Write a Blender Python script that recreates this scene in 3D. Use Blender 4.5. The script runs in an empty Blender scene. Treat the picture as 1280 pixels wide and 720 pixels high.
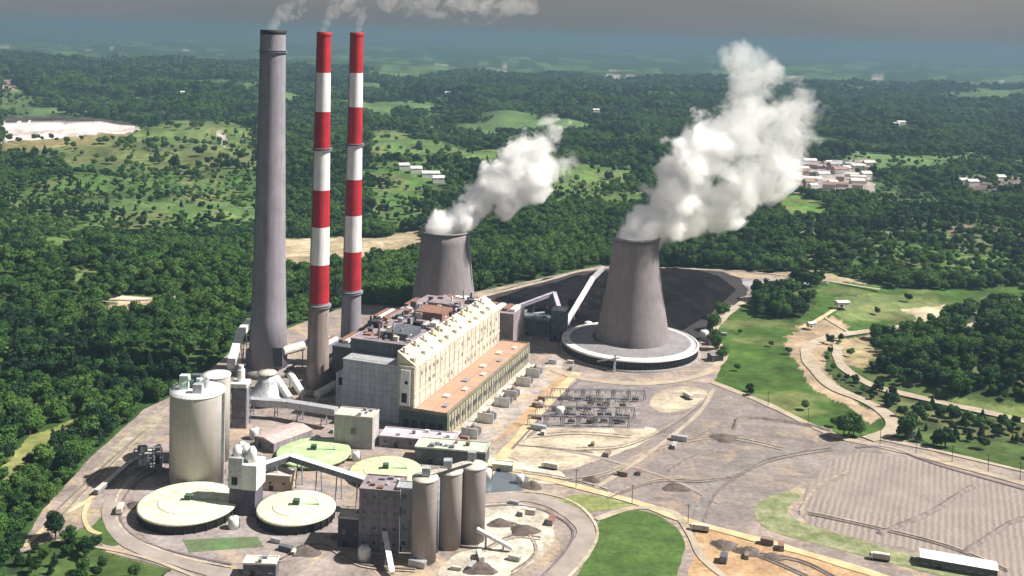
import bpy, math, random
import numpy as np
from mathutils import Matrix, Vector
random.seed(7); RNG = np.random.default_rng(7)
S = bpy.context.scene
C = S.collection
PI = math.pi
# ------------------------------------------------------------------ camera
F, PITCH, ROLL, CAMH, Y0 = 1300., math.radians(3.0), math.radians(1.6), 250., 116.
cp, sp, cr, sr = math.cos(PITCH), math.sin(PITCH), math.cos(ROLL), math.sin(ROLL)
cd = bpy.data.cameras.new('camera'); cam = bpy.data.objects.new('camera', cd); C.objects.link(cam)
V = Vector((0, sp, cp)); X = Vector((1, 0, 0)); fw = Vector((0, cp, -sp))
right = X*cr + V*sr; up = -X*sr + V*cr
M = Matrix((right, up, -fw)).transposed().to_4x4(); M.translation = Vector((0, 0, CAMH))
cam.matrix_world = M
cd.sensor_width = 36; cd.lens = F*36/1280; cd.shift_y = -(360-Y0)/1280
cd.clip_start = 1; cd.clip_end = 200000
S.camera = cam
# ------------------------------------------------------------------ sun, sky, exposure
SUN_AZ, SUN_EL = math.radians(90), math.radians(48)
sd = bpy.data.lights.new('sun', 'SUN'); sd.energy = 5.0; sd.angle = math.radians(.6); sd.color = (1, .94, .86)
so = bpy.data.objects.new('sun', sd); C.objects.link(so)
sdir = Vector((math.sin(SUN_AZ)*math.cos(SUN_EL), math.cos(SUN_AZ)*math.cos(SUN_EL), math.sin(SUN_EL)))
so.rotation_euler = sdir.to_track_quat('Z', 'Y').to_euler()
so.location = sdir*1000
W = bpy.data.worlds.new('World'); S.world = W; W.use_nodes = True
wn = W.node_tree.nodes; wl = W.node_tree.links; wn.clear()
wo = wn.new('ShaderNodeOutputWorld'); wb = wn.new('ShaderNodeBackground'); wb.inputs[1].default_value = .07
sky = wn.new('ShaderNodeTexSky'); sky.sky_type = 'NISHITA'; sky.sun_disc = False
sky.sun_elevation = SUN_EL; sky.sun_rotation = SUN_AZ; sky.air_density = 1.2; sky.dust_density = 2
tc = wn.new('ShaderNodeTexCoord'); mp = wn.new('ShaderNodeMapping'); mp.inputs['Scale'].default_value = (1, 1, 5)
wl.new(tc.outputs['Generated'], mp.inputs[0])
nz = wn.new('ShaderNodeTexNoise'); nz.inputs['Scale'].default_value = 2.2; nz.inputs['Detail'].default_value = 6
wl.new(mp.outputs[0], nz.inputs['Vector'])
cc = wn.new('ShaderNodeValToRGB'); cc.color_ramp.elements[0].position = .3; cc.color_ramp.elements[1].position = .75
cc.color_ramp.elements[0].color = (1.08, 1.03, 1.08, 1); cc.color_ramp.elements[1].color = (1.9, 1.75, 1.75, 1)
wl.new(nz.outputs[0], cc.inputs[0])
mx = wn.new('ShaderNodeMix'); mx.data_type = 'RGBA'; mx.inputs[0].default_value = .88
wl.new(sky.outputs[0], mx.inputs[6]); wl.new(cc.outputs[0], mx.inputs[7])
wl.new(mx.outputs[2], wb.inputs[0]); wl.new(wb.outputs[0], wo.inputs[0])
S.view_settings.view_transform = 'Standard'; S.view_settings.look = 'None'
S.view_settings.exposure = 1.15; S.view_settings.gamma = 1
S.cycles.volume_bounces = 24; S.cycles.max_bounces = 24; S.cycles.diffuse_bounces = 3
S.cycles.volume_step_rate = 1.0; S.cycles.volume_max_steps = 256
S.cycles.use_adaptive_sampling = True; S.cycles.adaptive_threshold = .02

# ------------------------------------------------------------------ maths helpers
def ray(px, py):
    x = (px-640)/F; y = -(py-Y0)/F
    u = x*cr-y*sr; v = x*sr+y*cr
    d = np.array([u, cp+v*sp, -sp+v*cp]); return d/np.linalg.norm(d)
def at0(px, py, z=0.):
    d = ray(px, py); t = (z-CAMH)/d[2]; return np.array([d[0]*t, d[1]*t])
def vnoise(x, y, seed):
    xi = np.floor(x).astype(np.int64); yi = np.floor(y).astype(np.int64)
    fx = x-xi; fy = y-yi; fx = fx*fx*(3-2*fx); fy = fy*fy*(3-2*fy)
    def h(a, b):
        n = (a*374761393 + b*668265263 + seed*1442695041) & 0x7fffffff
        n = ((n ^ (n >> 13))*1274126177) & 0x7fffffff
        return ((n ^ (n >> 16)) & 0xffff)/65535.
    return (h(xi, yi)*(1-fx)+h(xi+1, yi)*fx)*(1-fy)+(h(xi, yi+1)*(1-fx)+h(xi+1, yi+1)*fx)*fy
def fbm(x, y, seed, o=4):
    r = 0; a = .5
    for i in range(o):
        r = r+a*vnoise(x*2**i, y*2**i, seed+i); a *= .5
    return r/(1-.5**o)
def smooth(a, b, t):
    t = np.clip((t-a)/(b-a), 0, 1); return t*t*(3-2*t)
def inside(poly, x, y):
    r = np.zeros(x.shape, bool); n = len(poly)
    for i in range(n):
        x1, y1 = poly[i]; x2, y2 = poly[(i+1) % n]
        if y1 == y2: continue
        c = ((y1 > y) != (y2 > y)) & (x < (x2-x1)*(y-y1)/(y2-y1)+x1)
        r ^= c
    return r
def pdist(poly, x, y):
    d = np.full(x.shape, 1e18); n = len(poly)
    for i in range(n):
        ax, ay = poly[i]; bx, by = poly[(i+1) % n]
        dx, dy = bx-ax, by-ay; L = dx*dx+dy*dy+1e-9
        t = np.clip(((x-ax)*dx+(y-ay)*dy)/L, 0, 1)
        d = np.minimum(d, (x-ax-t*dx)**2+(y-ay-t*dy)**2)
    return np.sqrt(d)
YARD_PX = [(22,692),(52,640),(115,570),(180,512),(225,490),(300,432),(350,414),(440,380),(520,384),(600,364),(750,332),(900,336),(985,344),(1010,350),(945,372),(905,395),(880,420),(905,450),(893,476),(1000,525),(1060,548),(1110,545),(1290,592),(1400,620),(1400,800),(100,800),(215,712),(130,690),(108,658)]
YARD = [tuple(at0(*p)) for p in YARD_PX]
RIGHT_PX = [(905,395),(945,372),(1060,352),(1300,362),(1400,400),(1400,640),(1110,545),(1060,548),(893,476)]
def height(x, y):
    x = np.asarray(x, float); y = np.asarray(y, float)
    d = pdist(YARD, x, y); ins = inside(YARD, x, y)
    d = np.where(ins, 0, d)
    m = smooth(8, 190, d)
    far = smooth(700, 4000, y)
    h = (fbm(x/330+5, y/260+3, 11, 4)-.5)*(56+40*far)
    h += (fbm(x/2600+1, y/1500+7, 31, 3)-.45)*110*smooth(1500, 7000, y)
    h += (fbm(x/9000+1, y/4500+2, 41, 3)-.5)*190*smooth(8000, 22000, y)
    h += 9*smooth(0, 120, -x-230+.12*(y-500))*smooth(1400, 700, y)
    # dark wooded spoil hill on the right
    hx, hy = at0(1235, 480); h += 20*np.exp(-((x-hx)/85)**2-((y-hy)/90)**2)
    hx, hy = at0(985, 440); h += 5*np.exp(-((x-hx)/40)**2-((y-hy)/60)**2)
    return h*m - 1.2*smooth(1, 10, d)*0
def at(px, py):
    d = ray(px, py); o = np.array([0, 0, CAMH]); t = 400.
    if d[2] > -1e-3: t = 30000.; return d[:2]*t
    tm = 1.3*CAMH/-d[2]
    ts = np.linspace(min(400, tm*.3), tm, 1200)
    P = o+ts[:, None]*d
    below = P[:, 2] < height(P[:, 0], P[:, 1])
    i = int(np.argmax(below)) if below.any() else len(ts)-1
    return P[i, :2]

# ------------------------------------------------------------------ land cover
# (pixel outline of the photograph laid on the ground, base colour, chance of trees, ragged edge in metres)
G_FIELD = (.085, .17, .035); G_DARK = (.035, .085, .018); G_BRIGHT = (.06, .17, .02); TAN = (.36, .29, .2); PINK = (.33, .26, .235)
COVER = [
 ([(0,212),(90,206),(330,214),(330,292),(240,300),(150,286),(60,300),(0,292)], (.075,.15,.035), .48, 22),
 ([(456,160),(560,172),(800,206),(812,262),(700,272),(600,285),(456,280)], (.075,.145,.035), .5, 22),
 ([(930,236),(1060,250),(1290,262),(1290,352),(1120,352),(1000,330)], (.06,.12,.03), .55, 22),
 ([(150,396),(300,370),(312,420),(250,450),(120,452),(40,470),(0,440),(60,404)], (.07,.15,.03), .6, 12),
 ([(0,150),(60,148),(170,157),(176,166),(70,173),(0,178)], (.62,.56,.54), 0, 10),
 ([(0,146),(60,143),(168,152),(172,157),(60,152),(0,152)], (.05,.045,.04), 0, 6),
 ([(0,178),(70,173),(176,166),(186,184),(120,192),(0,190)], (.2,.17,.08), .02, 14),
 ([(0,100),(24,98),(20,112),(0,114)], (.26,.19,.17), 0, 20),
 ([(0,114),(24,112),(60,124),(40,140),(0,140)], (.09,.16,.05), .05, 20),
 ([(180,160),(240,148),(322,160),(322,202),(240,206),(150,200),(110,190)], (.12,.2,.05), .06, 18),
 ([(270,162),(280,163),(284,176),(281,184),(276,178)], (.5,.45,.38), 0, 2),
 ([(0,186),(110,180),(320,186),(330,212),(200,214),(60,206),(0,204)], (.12,.17,.05), .12, 18),
 ([(60,214),(110,206),(200,214),(326,212),(330,240),(180,244),(100,236)], (.07,.15,.035), .22, 15),
 ([(90,256),(160,248),(326,250),(330,276),(180,274)], (.1,.19,.05), .04, 8),
 ([(36,304),(100,296),(116,312),(60,322)], (.08,.16,.04), .05, 10),
 ([(0,400),(120,404),(240,398),(300,380),(290,440),(150,450),(0,480)], (.06,.13,.03), .62, 15),
 ([(456,258),(520,262),(524,284),(470,292)], (.08,.17,.04), .25, 12),
 ([(600,240),(760,236),(760,250),(640,262)], (.08,.17,.04), .2, 12),
 ([(1100,228),(1180,240),(1180,262),(1060,262)], (.07,.15,.04), .3, 15),
 ([(64,334),(110,334),(132,352),(90,354)], (.08,.17,.04), .05, 8),
 ([(84,371),(240,370),(246,376),(170,380),(84,377)], (.5,.42,.3), 0, 2),
 ([(118,380),(205,378),(196,394),(140,398)], (.33,.24,.17), 0, 6),
 ([(322,300),(460,296),(530,288),(534,318),(456,328),(360,345),(322,340)], (.33,.27,.18), .0, 12),
 ([(456,166),(500,165),(560,178),(640,196),(600,214),(560,205),(470,196)], (.11,.21,.05), .05, 15),
 ([(456,200),(500,195),(560,212),(560,232),(456,226)], (.08,.17,.04), .25, 12),
 ([(456,236),(520,232),(540,256),(470,262)], (.09,.19,.04), .08, 12),
 ([(650,210),(700,206),(790,210),(780,232),(720,240),(650,230)], (.11,.2,.05), .08, 14),
 ([(740,246),(800,240),(810,256),(750,262)], (.09,.18,.04), .1, 10),
 ([(962,248),(1000,244),(1034,256),(1032,276),(980,276)], (.11,.23,.04), .02, 6),
 ([(950,283),(1070,287),(1160,292),(1240,300),(1240,306),(1130,300),(1000,294)], (.14,.2,.07), .05, 6),
 ([(1100,300),(1280,310),(1280,345),(1190,346),(1120,320)], (.07,.16,.03), .3, 15),
 ([(1160,282),(1280,292),(1280,298),(1190,292)], (.16,.13,.1), .1, 8),
 ([(1030,338),(1050,346),(1110,358),(1100,366),(1030,352),(985,352),(960,342)], (.28,.24,.16), 0, 3),
 ([(1070,300),(1080,302),(1160,345),(1150,348)], (.14,.16,.08), 0, 3),
 ([(984,204),(1086,200),(1094,242),(1040,246),(990,240)], (.3,.26,.24), .16, 12),
 ([(1180,225),(1290,222),(1290,240),(1190,242)], (.16,.13,.12), .3, 20),
 # slopes right of the works
 ([(940,370),(1000,362),(1060,352),(1120,362),(1290,358),(1290,378),(1160,405),(1060,415),(1000,425),(985,440),(1015,480),(1090,530),(1110,545),(1060,548),(1000,525),(893,476),(905,450),(884,420),(905,395)], (.06,.13,.022), .01, 5),
 ([(940,374),(1005,366),(1022,384),(990,402),(950,398)], (.035,.06,.02), .75, 4),
 ([(1000,430),(1030,440),(1090,515),(1100,540),(1060,520),(1010,470)], (.05,.1,.02), .12, 4),
 ([(1040,372),(1120,366),(1200,380),(1120,402),(1050,402)], (.14,.2,.06), .01, 6),
 ([(985,440),(975,432),(1000,405),(1040,395),(1060,410),(1030,440),(1030,460),(1050,485),(1100,520),(1090,530),(1010,480)], (.3,.23,.16), 0, 4),
 ([(1130,388),(1180,380),(1200,392),(1150,404)], (.34,.29,.2), 0, 5),
 ([(1030,440),(1080,420),(1200,405),(1290,385),(1400,400),(1400,640),(1290,592),(1180,560),(1120,540),(1110,520),(1040,470)], (.07,.12,.028), .12, 5),
 ([(1050,425),(1085,418),(1098,440),(1080,460),(1052,455)], (.27,.22,.13), .02, 4),
 ([(1095,425),(1200,400),(1290,388),(1290,505),(1180,492),(1110,472)], (.035,.06,.02), .8, 6),
 ([(1040,470),(1060,470),(1150,500),(1290,535),(1290,560),(1200,545),(1110,520)], (.05,.08,.025), .45, 5),
 ([(1180,500),(1290,512),(1290,528),(1200,518)], (.12,.15,.05), .0, 4),
 # clearings on the left
 ([(0,575),(50,540),(105,518),(96,548),(40,590),(0,618)], (.16,.17,.06), .03, 5),
 ([(22,692),(108,658),(130,690),(215,712),(220,800),(0,800),(0,740)], (.06,.11,.025), .3, 4),
 ([(0,640),(25,660),(30,720),(0,720)], (.03,.06,.02), .9, 4),
]
COVER = [([tuple(at(*p)) for p in pl], (c if c[0] >= c[1]*.8 else (c[0]*.8, c[1]*.72, c[2]*.9)), t, e) for pl, c, t, e in COVER]
def cover(x, y):
    n = fbm(x/160+9, y/110+4, 51, 4); n2 = fbm(x/700+2, y/380+8, 61, 4)
    farm = smooth(1300, 2600, y)
    fld = smooth(.53, .58, n2*.62+n*.38+.0)*farm
    base = np.array([.028, .058, .016])[None]*np.ones((x.size, 1))
    vary = (n*1.5)[:, None]
    fc = np.array([.075, .125, .045])[None]*(.6+.7*vary)
    col = base*(1-fld[:, None])+fc*fld[:, None]
    tr = .93*(1-fld)
    tr = np.where((y < 1600) & (n > .67), .25, tr)
    bare = smooth(.79, .81, fbm(x/300+77, y/90+3, 91, 3))*smooth(2200, 4000, y)
    col = col*(1-bare[:, None])+np.array([.38, .34, .3])[None]*bare[:, None]; tr = tr*(1-bare)
    for poly, c, t, e in COVER:
        px = np.array(poly); x0, y0 = px.min(0)-e*2; x1, y1 = px.max(0)+e*2
        s = np.nonzero((x > x0) & (x < x1) & (y > y0) & (y < y1))[0]
        if not len(s): continue
        xs, ys = x[s], y[s]
        wx = xs+(fbm(xs/(e*3), ys/(e*3), 5, 3)-.5)*e*3; wy = ys+(fbm(xs/(e*3), ys/(e*3), 25, 3)-.5)*e*3
        k = s[inside(poly, wx, wy)]
        v = .55+.9*fbm(x[k]/18, y[k]/18, 71, 4)
        cc_ = np.array(c)[None]*v[:, None]; dry = smooth(.52, .66, fbm(x[k]/40+3, y[k]/28+8, 171, 4))[:, None]*.55
        if c[0] < c[1]: cc_ = cc_*(1-dry)+np.array([.15, .15, .065])[None]*dry*v[:, None]
        col[k] = cc_; tr[k] = t
    d = inside(YARD, x, y)
    tr = np.where(d, 0, tr)
    col[d] = np.array([.16, .14, .11])
    return col, tr

# ------------------------------------------------------------------ material helpers
MATS = {}
def mat(name, col, rough=.8, var=.25, scale=.15, streak=0., dirt=None, bump=0., metal=0., spec=.3, grid=None, detail=5):
    if name in MATS: return MATS[name]
    m = bpy.data.materials.new(name); m.use_nodes = True; n = m.node_tree.nodes; l = m.node_tree.links
    b = n['Principled BSDF']; b.inputs['Roughness'].default_value = rough; b.inputs['Metallic'].default_value = metal
    b.inputs['Specular IOR Level'].default_value = spec
    t = n.new('ShaderNodeNewGeometry')
    nt = n.new('ShaderNodeTexNoise'); nt.inputs['Scale'].default_value = scale; nt.inputs['Detail'].default_value = detail; nt.inputs['Roughness'].default_value = .65
    l.new(t.outputs['Position'], nt.inputs['Vector'])
    r = n.new('ShaderNodeValToRGB'); e = r.color_ramp.elements
    lo = tuple(c*(1-var) for c in col); hi = tuple(min(1, c*(1+var)) for c in col)
    if dirt: lo = dirt
    e[0].position = .32; e[1].position = .68; e[0].color = (*lo, 1); e[1].color = (*hi, 1)
    l.new(nt.outputs[0], r.inputs[0]); out = r.outputs[0]
    if detail == 9:
        g1 = n.new('ShaderNodeTexNoise'); g1.inputs['Scale'].default_value = .35; g1.inputs['Detail'].default_value = 8; g1.inputs['Roughness'].default_value = .75; l.new(t.outputs['Position'], g1.inputs['Vector'])
        mg = n.new('ShaderNodeMapping'); mg.inputs['Rotation'].default_value = (0, 0, .6); mg.inputs['Scale'].default_value = (.035, .085, 1); l.new(t.outputs['Position'], mg.inputs[0])
        g2 = n.new('ShaderNodeTexNoise'); g2.inputs['Scale'].default_value = 1; g2.inputs['Detail'].default_value = 7; g2.inputs['Distortion'].default_value = 1.5; g2.inputs['Roughness'].default_value = .7; l.new(mg.outputs[0], g2.inputs['Vector'])
        ff = []
        if name in ('yard_gravel', 'mauve_gravel', 'tank_apron_paving', 'pale_hardstanding', 'worn_concrete', 'orange_earth', 'lime_ground'):
            tn = {'yard_gravel': (.33,.26,.18), 'mauve_gravel': (.26,.205,.16), 'tank_apron_paving': (.31,.25,.2), 'worn_concrete': (.4,.31,.2), 'orange_earth': (.34,.27,.21), 'lime_ground': (.27,.235,.19)}.get(name, (.25,.2,.17))
            q = n.new('ShaderNodeTexNoise'); q.inputs['Scale'].default_value = .028; q.inputs['Detail'].default_value = 9; q.inputs['Roughness'].default_value = .72; q.inputs['Distortion'].default_value = .8; l.new(t.outputs['Position'], q.inputs['Vector'])
            w_ = n.new('ShaderNodeMapRange'); w_.inputs[1].default_value = .5; w_.inputs[2].default_value = .62; l.new(q.outputs[0], w_.inputs[0])
            mt = n.new('ShaderNodeMix'); mt.data_type = 'RGBA'; mt.inputs[7].default_value = (*tn, 1); l.new(w_.outputs[0], mt.inputs[0]); l.new(out, mt.inputs[6]); out = mt.outputs[2]
        for gg, a_, b_ in ((g1, .74, 1.25), (g2, .82, 1.18)):
            q = n.new('ShaderNodeMapRange'); q.inputs[1].default_value = .36; q.inputs[2].default_value = .64; q.inputs[3].default_value = a_; q.inputs[4].default_value = b_; l.new(gg.outputs[0], q.inputs[0]); ff.append(q)
        fm_ = n.new('ShaderNodeMath'); fm_.operation = 'MULTIPLY'; l.new(ff[0].outputs[0], fm_.inputs[0]); l.new(ff[1].outputs[0], fm_.inputs[1])
        mm = n.new('ShaderNodeMix'); mm.data_type = 'RGBA'; mm.blend_type = 'MULTIPLY'; mm.inputs[0].default_value = 1
        l.new(out, mm.inputs[6]); l.new(fm_.outputs[0], mm.inputs[7]); out = mm.outputs[2]
    if streak:
        mp_ = n.new('ShaderNodeMapping'); mp_.inputs['Scale'].default_value = (1, 1, .06); l.new(t.outputs['Position'], mp_.inputs[0])
        s = n.new('ShaderNodeTexNoise'); s.inputs['Scale'].default_value = .6; s.inputs['Detail'].default_value = 5; l.new(mp_.outputs[0], s.inputs['Vector'])
        q = n.new('ShaderNodeMapRange'); q.inputs[1].default_value = .35; q.inputs[2].default_value = .7; q.inputs[3].default_value = 1-streak; q.inputs[4].default_value = 1
        l.new(s.outputs[0], q.inputs[0])
        mm = n.new('ShaderNodeMix'); mm.data_type = 'RGBA'; mm.blend_type = 'MULTIPLY'; mm.inputs[0].default_value = 1
        l.new(out, mm.inputs[6]); l.new(q.outputs[0], mm.inputs[7]); out = mm.outputs[2]
    if grid:
        tcn = n.new('ShaderNodeTexCoord')
        br = n.new('ShaderNodeTexBrick'); br.offset = 0; br.inputs['Scale'].default_value = 1
        br.inputs['Brick Width'].default_value = grid[0]; br.inputs['Row Height'].default_value = grid[1]; br.inputs['Mortar Size'].default_value = grid[2]
        br.inputs['Color1'].default_value = (1, 1, 1, 1); br.inputs['Color2'].default_value = (.86, .86, .86, 1); br.inputs['Mortar'].default_value = (.55, .55, .55, 1)
        l.new(tcn.outputs['Object'], br.inputs['Vector'])
        if len(grid) > 3:
            cm = n.new('ShaderNodeCombineXYZ'); sx = n.new('ShaderNodeSeparateXYZ'); ad = n.new('ShaderNodeMath'); ad.operation = 'ADD'
            l.new(tcn.outputs['Object'], sx.inputs[0]); l.new(sx.outputs[0], ad.inputs[0]); l.new(sx.outputs[1], ad.inputs[1])
            l.new(ad.outputs[0], cm.inputs[0]); l.new(sx.outputs[2], cm.inputs[1]); l.new(cm.outputs[0], br.inputs['Vector'])
        mm = n.new('ShaderNodeMix'); mm.data_type = 'RGBA'; mm.blend_type = 'MULTIPLY'; mm.inputs[0].default_value = 1
        l.new(out, mm.inputs[6]); l.new(br.outputs[0], mm.inputs[7]); out = mm.outputs[2]
    l.new(out, b.inputs['Base Color'])
    if bump:
        bp = n.new('ShaderNodeBump'); bp.inputs['Strength'].default_value = .6; bp.inputs['Distance'].default_value = bump
        l.new(nt.outputs[0], bp.inputs['Height']); l.new(bp.outputs[0], b.inputs['Normal'])
    MATS[name] = m; return m
CONC = mat('concrete', (.27,.25,.24), .9, .22, .12, .35)
CONC_DK = mat('weathered_concrete', (.25,.235,.27), .9, .14, .08, .2)
CONC_LT = mat('pale_concrete', (.5,.47,.42), .85, .22, .2, .2)
CREAM = mat('cream_roofing', (.6,.6,.47), .8, .1, .16, 0, dirt=(.42,.45,.31))
GREENR = mat('pale_green_roofing', (.34,.46,.24), .8, .25, .12, 0)
WHITE = mat('white_cladding', (.72,.72,.7), .5, .12, .3, .2)
SILVER = mat('galvanised_steel', (.45,.47,.5), .45, .25, .6, .2, metal=.3)
STEEL = mat('grey_steelwork', (.2,.21,.24), .6, .3, .5)
DARK = mat('black_opening', (.015,.015,.018), .7, .3, .5)
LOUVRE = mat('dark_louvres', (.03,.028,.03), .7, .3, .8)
BLUEGREY = mat('blue_grey_cladding', (.45,.5,.56), .6, .12, .1, .25, grid=(6, 4, .12, 1))
SLATE = mat('slate_cladding', (.11,.12,.14), .6, .2, .15, .3, grid=(6, 4, .15, 1))
YELLOW = mat('pale_yellow_cladding', (.62,.58,.48), .7, .15, .12, .25, grid=(5, 5, .2, 1))
ORANGE = mat('orange_brown_roofing', (.37,.21,.14), .85, .25, .06, 0, dirt=(.34,.24,.18), grid=(11, 9, .2))
DKGREEN = mat('dark_green_cladding', (.08,.11,.1), .6, .2, .2, .3, grid=(5, 3, .15, 1))
PINKROOF = mat('pinkish_roofing', (.22,.185,.2), .85, .25, .15, 0)
MAUVE = mat('mauve_grey_cladding', (.27,.245,.28), .8, .2, .15, .3, grid=(4, 4, .15, 1))
RED = mat('red_paint', (.38,.012,.022), .7, .2, .1, .3)
RUST = mat('rusty_steel', (.2,.11,.08), .8, .4, .4)
WPAINT = mat('white_paint', (.74,.72,.72), .6, .1, .1, .2)
TRANSF = mat('transformer_paint', (.13,.12,.13), .6, .3, 1)
GLASS = mat('window_glass', (.04,.05,.06), .2, .2, 1, spec=.6)

# ------------------------------------------------------------------ mesh builder
class MB:
    def __init__(s): s.v = []; s.f = []; s.mi = []; s.sm = []
    def add(s, vs, fs, mi=0, sm=False):
        o = len(s.v); s.v += [tuple(map(float, p)) for p in vs]
        for f in fs: s.f.append([o+i for i in f]); s.mi.append(mi); s.sm.append(sm)
        return s
    def box(s, x0, x1, y0, y1, z0, z1, mi=0):
        return s.add([(x0,y0,z0),(x1,y0,z0),(x1,y1,z0),(x0,y1,z0),(x0,y0,z1),(x1,y0,z1),(x1,y1,z1),(x0,y1,z1)],
                     [(3,2,1,0),(4,5,6,7),(0,1,5,4),(1,2,6,5),(2,3,7,6),(3,0,4,7)], mi)
    def cbox(s, x, y, z, a, b, c, mi=0): return s.box(x-a/2, x+a/2, y-b/2, y+b/2, z, z+c, mi)
    def gable(s, x0, x1, y0, y1, z0, z1, zr, mi=0, along='y', closed=True):
        if along == 'y':
            xm = (x0+x1)/2
            s.add([(x0,y0,z1),(x1,y0,z1),(xm,y0,zr),(x0,y1,z1),(x1,y1,z1),(xm,y1,zr)], [(0,1,2),(4,3,5),(1,4,5,2),(3,0,2,5),(0,3,4,1)], mi)
        else:
            ym = (y0+y1)/2
            s.add([(x0,y0,z1),(x0,y1,z1),(x0,ym,zr),(x1,y0,z1),(x1,y1,z1),(x1,ym,zr)], [(1,0,2),(3,4,5),(0,3,5,2),(4,1,2,5),(0,1,4,3)], mi)
        return s
    def lathe(s, prof, n=32, x=0, y=0, mi=None, cap0=True, cap1=True, sm=True):
        o = len(s.v)
        for r, z in prof:
            for k in range(n): a = 2*PI*k/n; s.v.append((x+r*math.cos(a), y+r*math.sin(a), float(z)))
        for i in range(len(prof)-1):
            for k in range(n):
                k2 = (k+1) % n
                s.f.append([o+i*n+k, o+i*n+k2, o+(i+1)*n+k2, o+(i+1)*n+k]); s.mi.append(mi[i] if mi else 0); s.sm.append(sm)
        if cap0: s.f.append([o+n-1-k for k in range(n)]); s.mi.append(mi[0] if mi else 0); s.sm.append(False)
        if cap1: s.f.append([o+(len(prof)-1)*n+k for k in range(n)]); s.mi.append(mi[-1] if mi else 0); s.sm.append(False)
        return s
    def bar(s, p, q, w, h=None, mi=0):
        p = Vector(p); q = Vector(q); h = h or w; d = (q-p)
        if d.length < 1e-6: return s
        d.normalize(); u = d.cross(Vector((0,0,1)))
        if u.length < .05: u = Vector((1,0,0))
        u.normalize(); v = u.cross(d)
        vs = [e+u*(a*w/2)+v*(b*h/2) for e in (p, q) for a, b in ((-1,-1),(1,-1),(1,1),(-1,1))]
        return s.add(vs, [(3,2,1,0),(4,5,6,7),(0,1,5,4),(1,2,6,5),(2,3,7,6),(3,0,4,7)], mi)
    def tube(s, p, q, r, n=10, r2=None, mi=0):
        p = Vector(p); q = Vector(q); d = (q-p).normalized(); u = d.orthogonal().normalized(); v = d.cross(u); r2 = r if r2 is None else r2
        vs = [e+(u*math.cos(2*PI*k/n)+v*math.sin(2*PI*k/n))*rr for e, rr in ((p, r), (q, r2)) for k in range(n)]
        fs = [(k, (k+1) % n, n+(k+1) % n, n+k) for k in range(n)]
        s.add(vs, fs, mi, True); return s.add(vs, [tuple(range(n-1,-1,-1)), tuple(range(n, 2*n))], mi)
    def mesh(s, name, mats):
        m = bpy.data.meshes.new(name); m.from_pydata(s.v, [], s.f)
        for k in (mats if isinstance(mats, (list, tuple)) else [mats]): m.materials.append(k)
        m.polygons.foreach_set('material_index', s.mi); m.polygons.foreach_set('use_smooth', s.sm); m.update(); return m
    def build(s, name, mats, parent=None, loc=None, rz=0):
        o = bpy.data.objects.new(name, s.mesh(name, mats)); C.objects.link(o)
        if parent: o.parent = parent
        if loc is not None: o.location = loc; o.rotation_euler = (0, 0, rz)
        return o
def tag(o, label=None, cat=None, group=None, kind=None):
    if label: o['label'] = label
    if cat: o['category'] = cat
    if group: o['group'] = group
    if kind: o['kind'] = kind
    return o
def thing(name, label, cat, xy, rz=0, group=None, z=0):
    o = bpy.data.objects.new(name, None); C.objects.link(o); o.location = (xy[0], xy[1], z); o.rotation_euler = (0, 0, rz)
    o.empty_display_size = 3
    return tag(o, label, cat, group)
def copy_tree(o, parent=None):
    c = o.copy(); C.objects.link(c); c.parent = parent
    for ch in list(o.children): copy_tree(ch, c)
    return c

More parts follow.
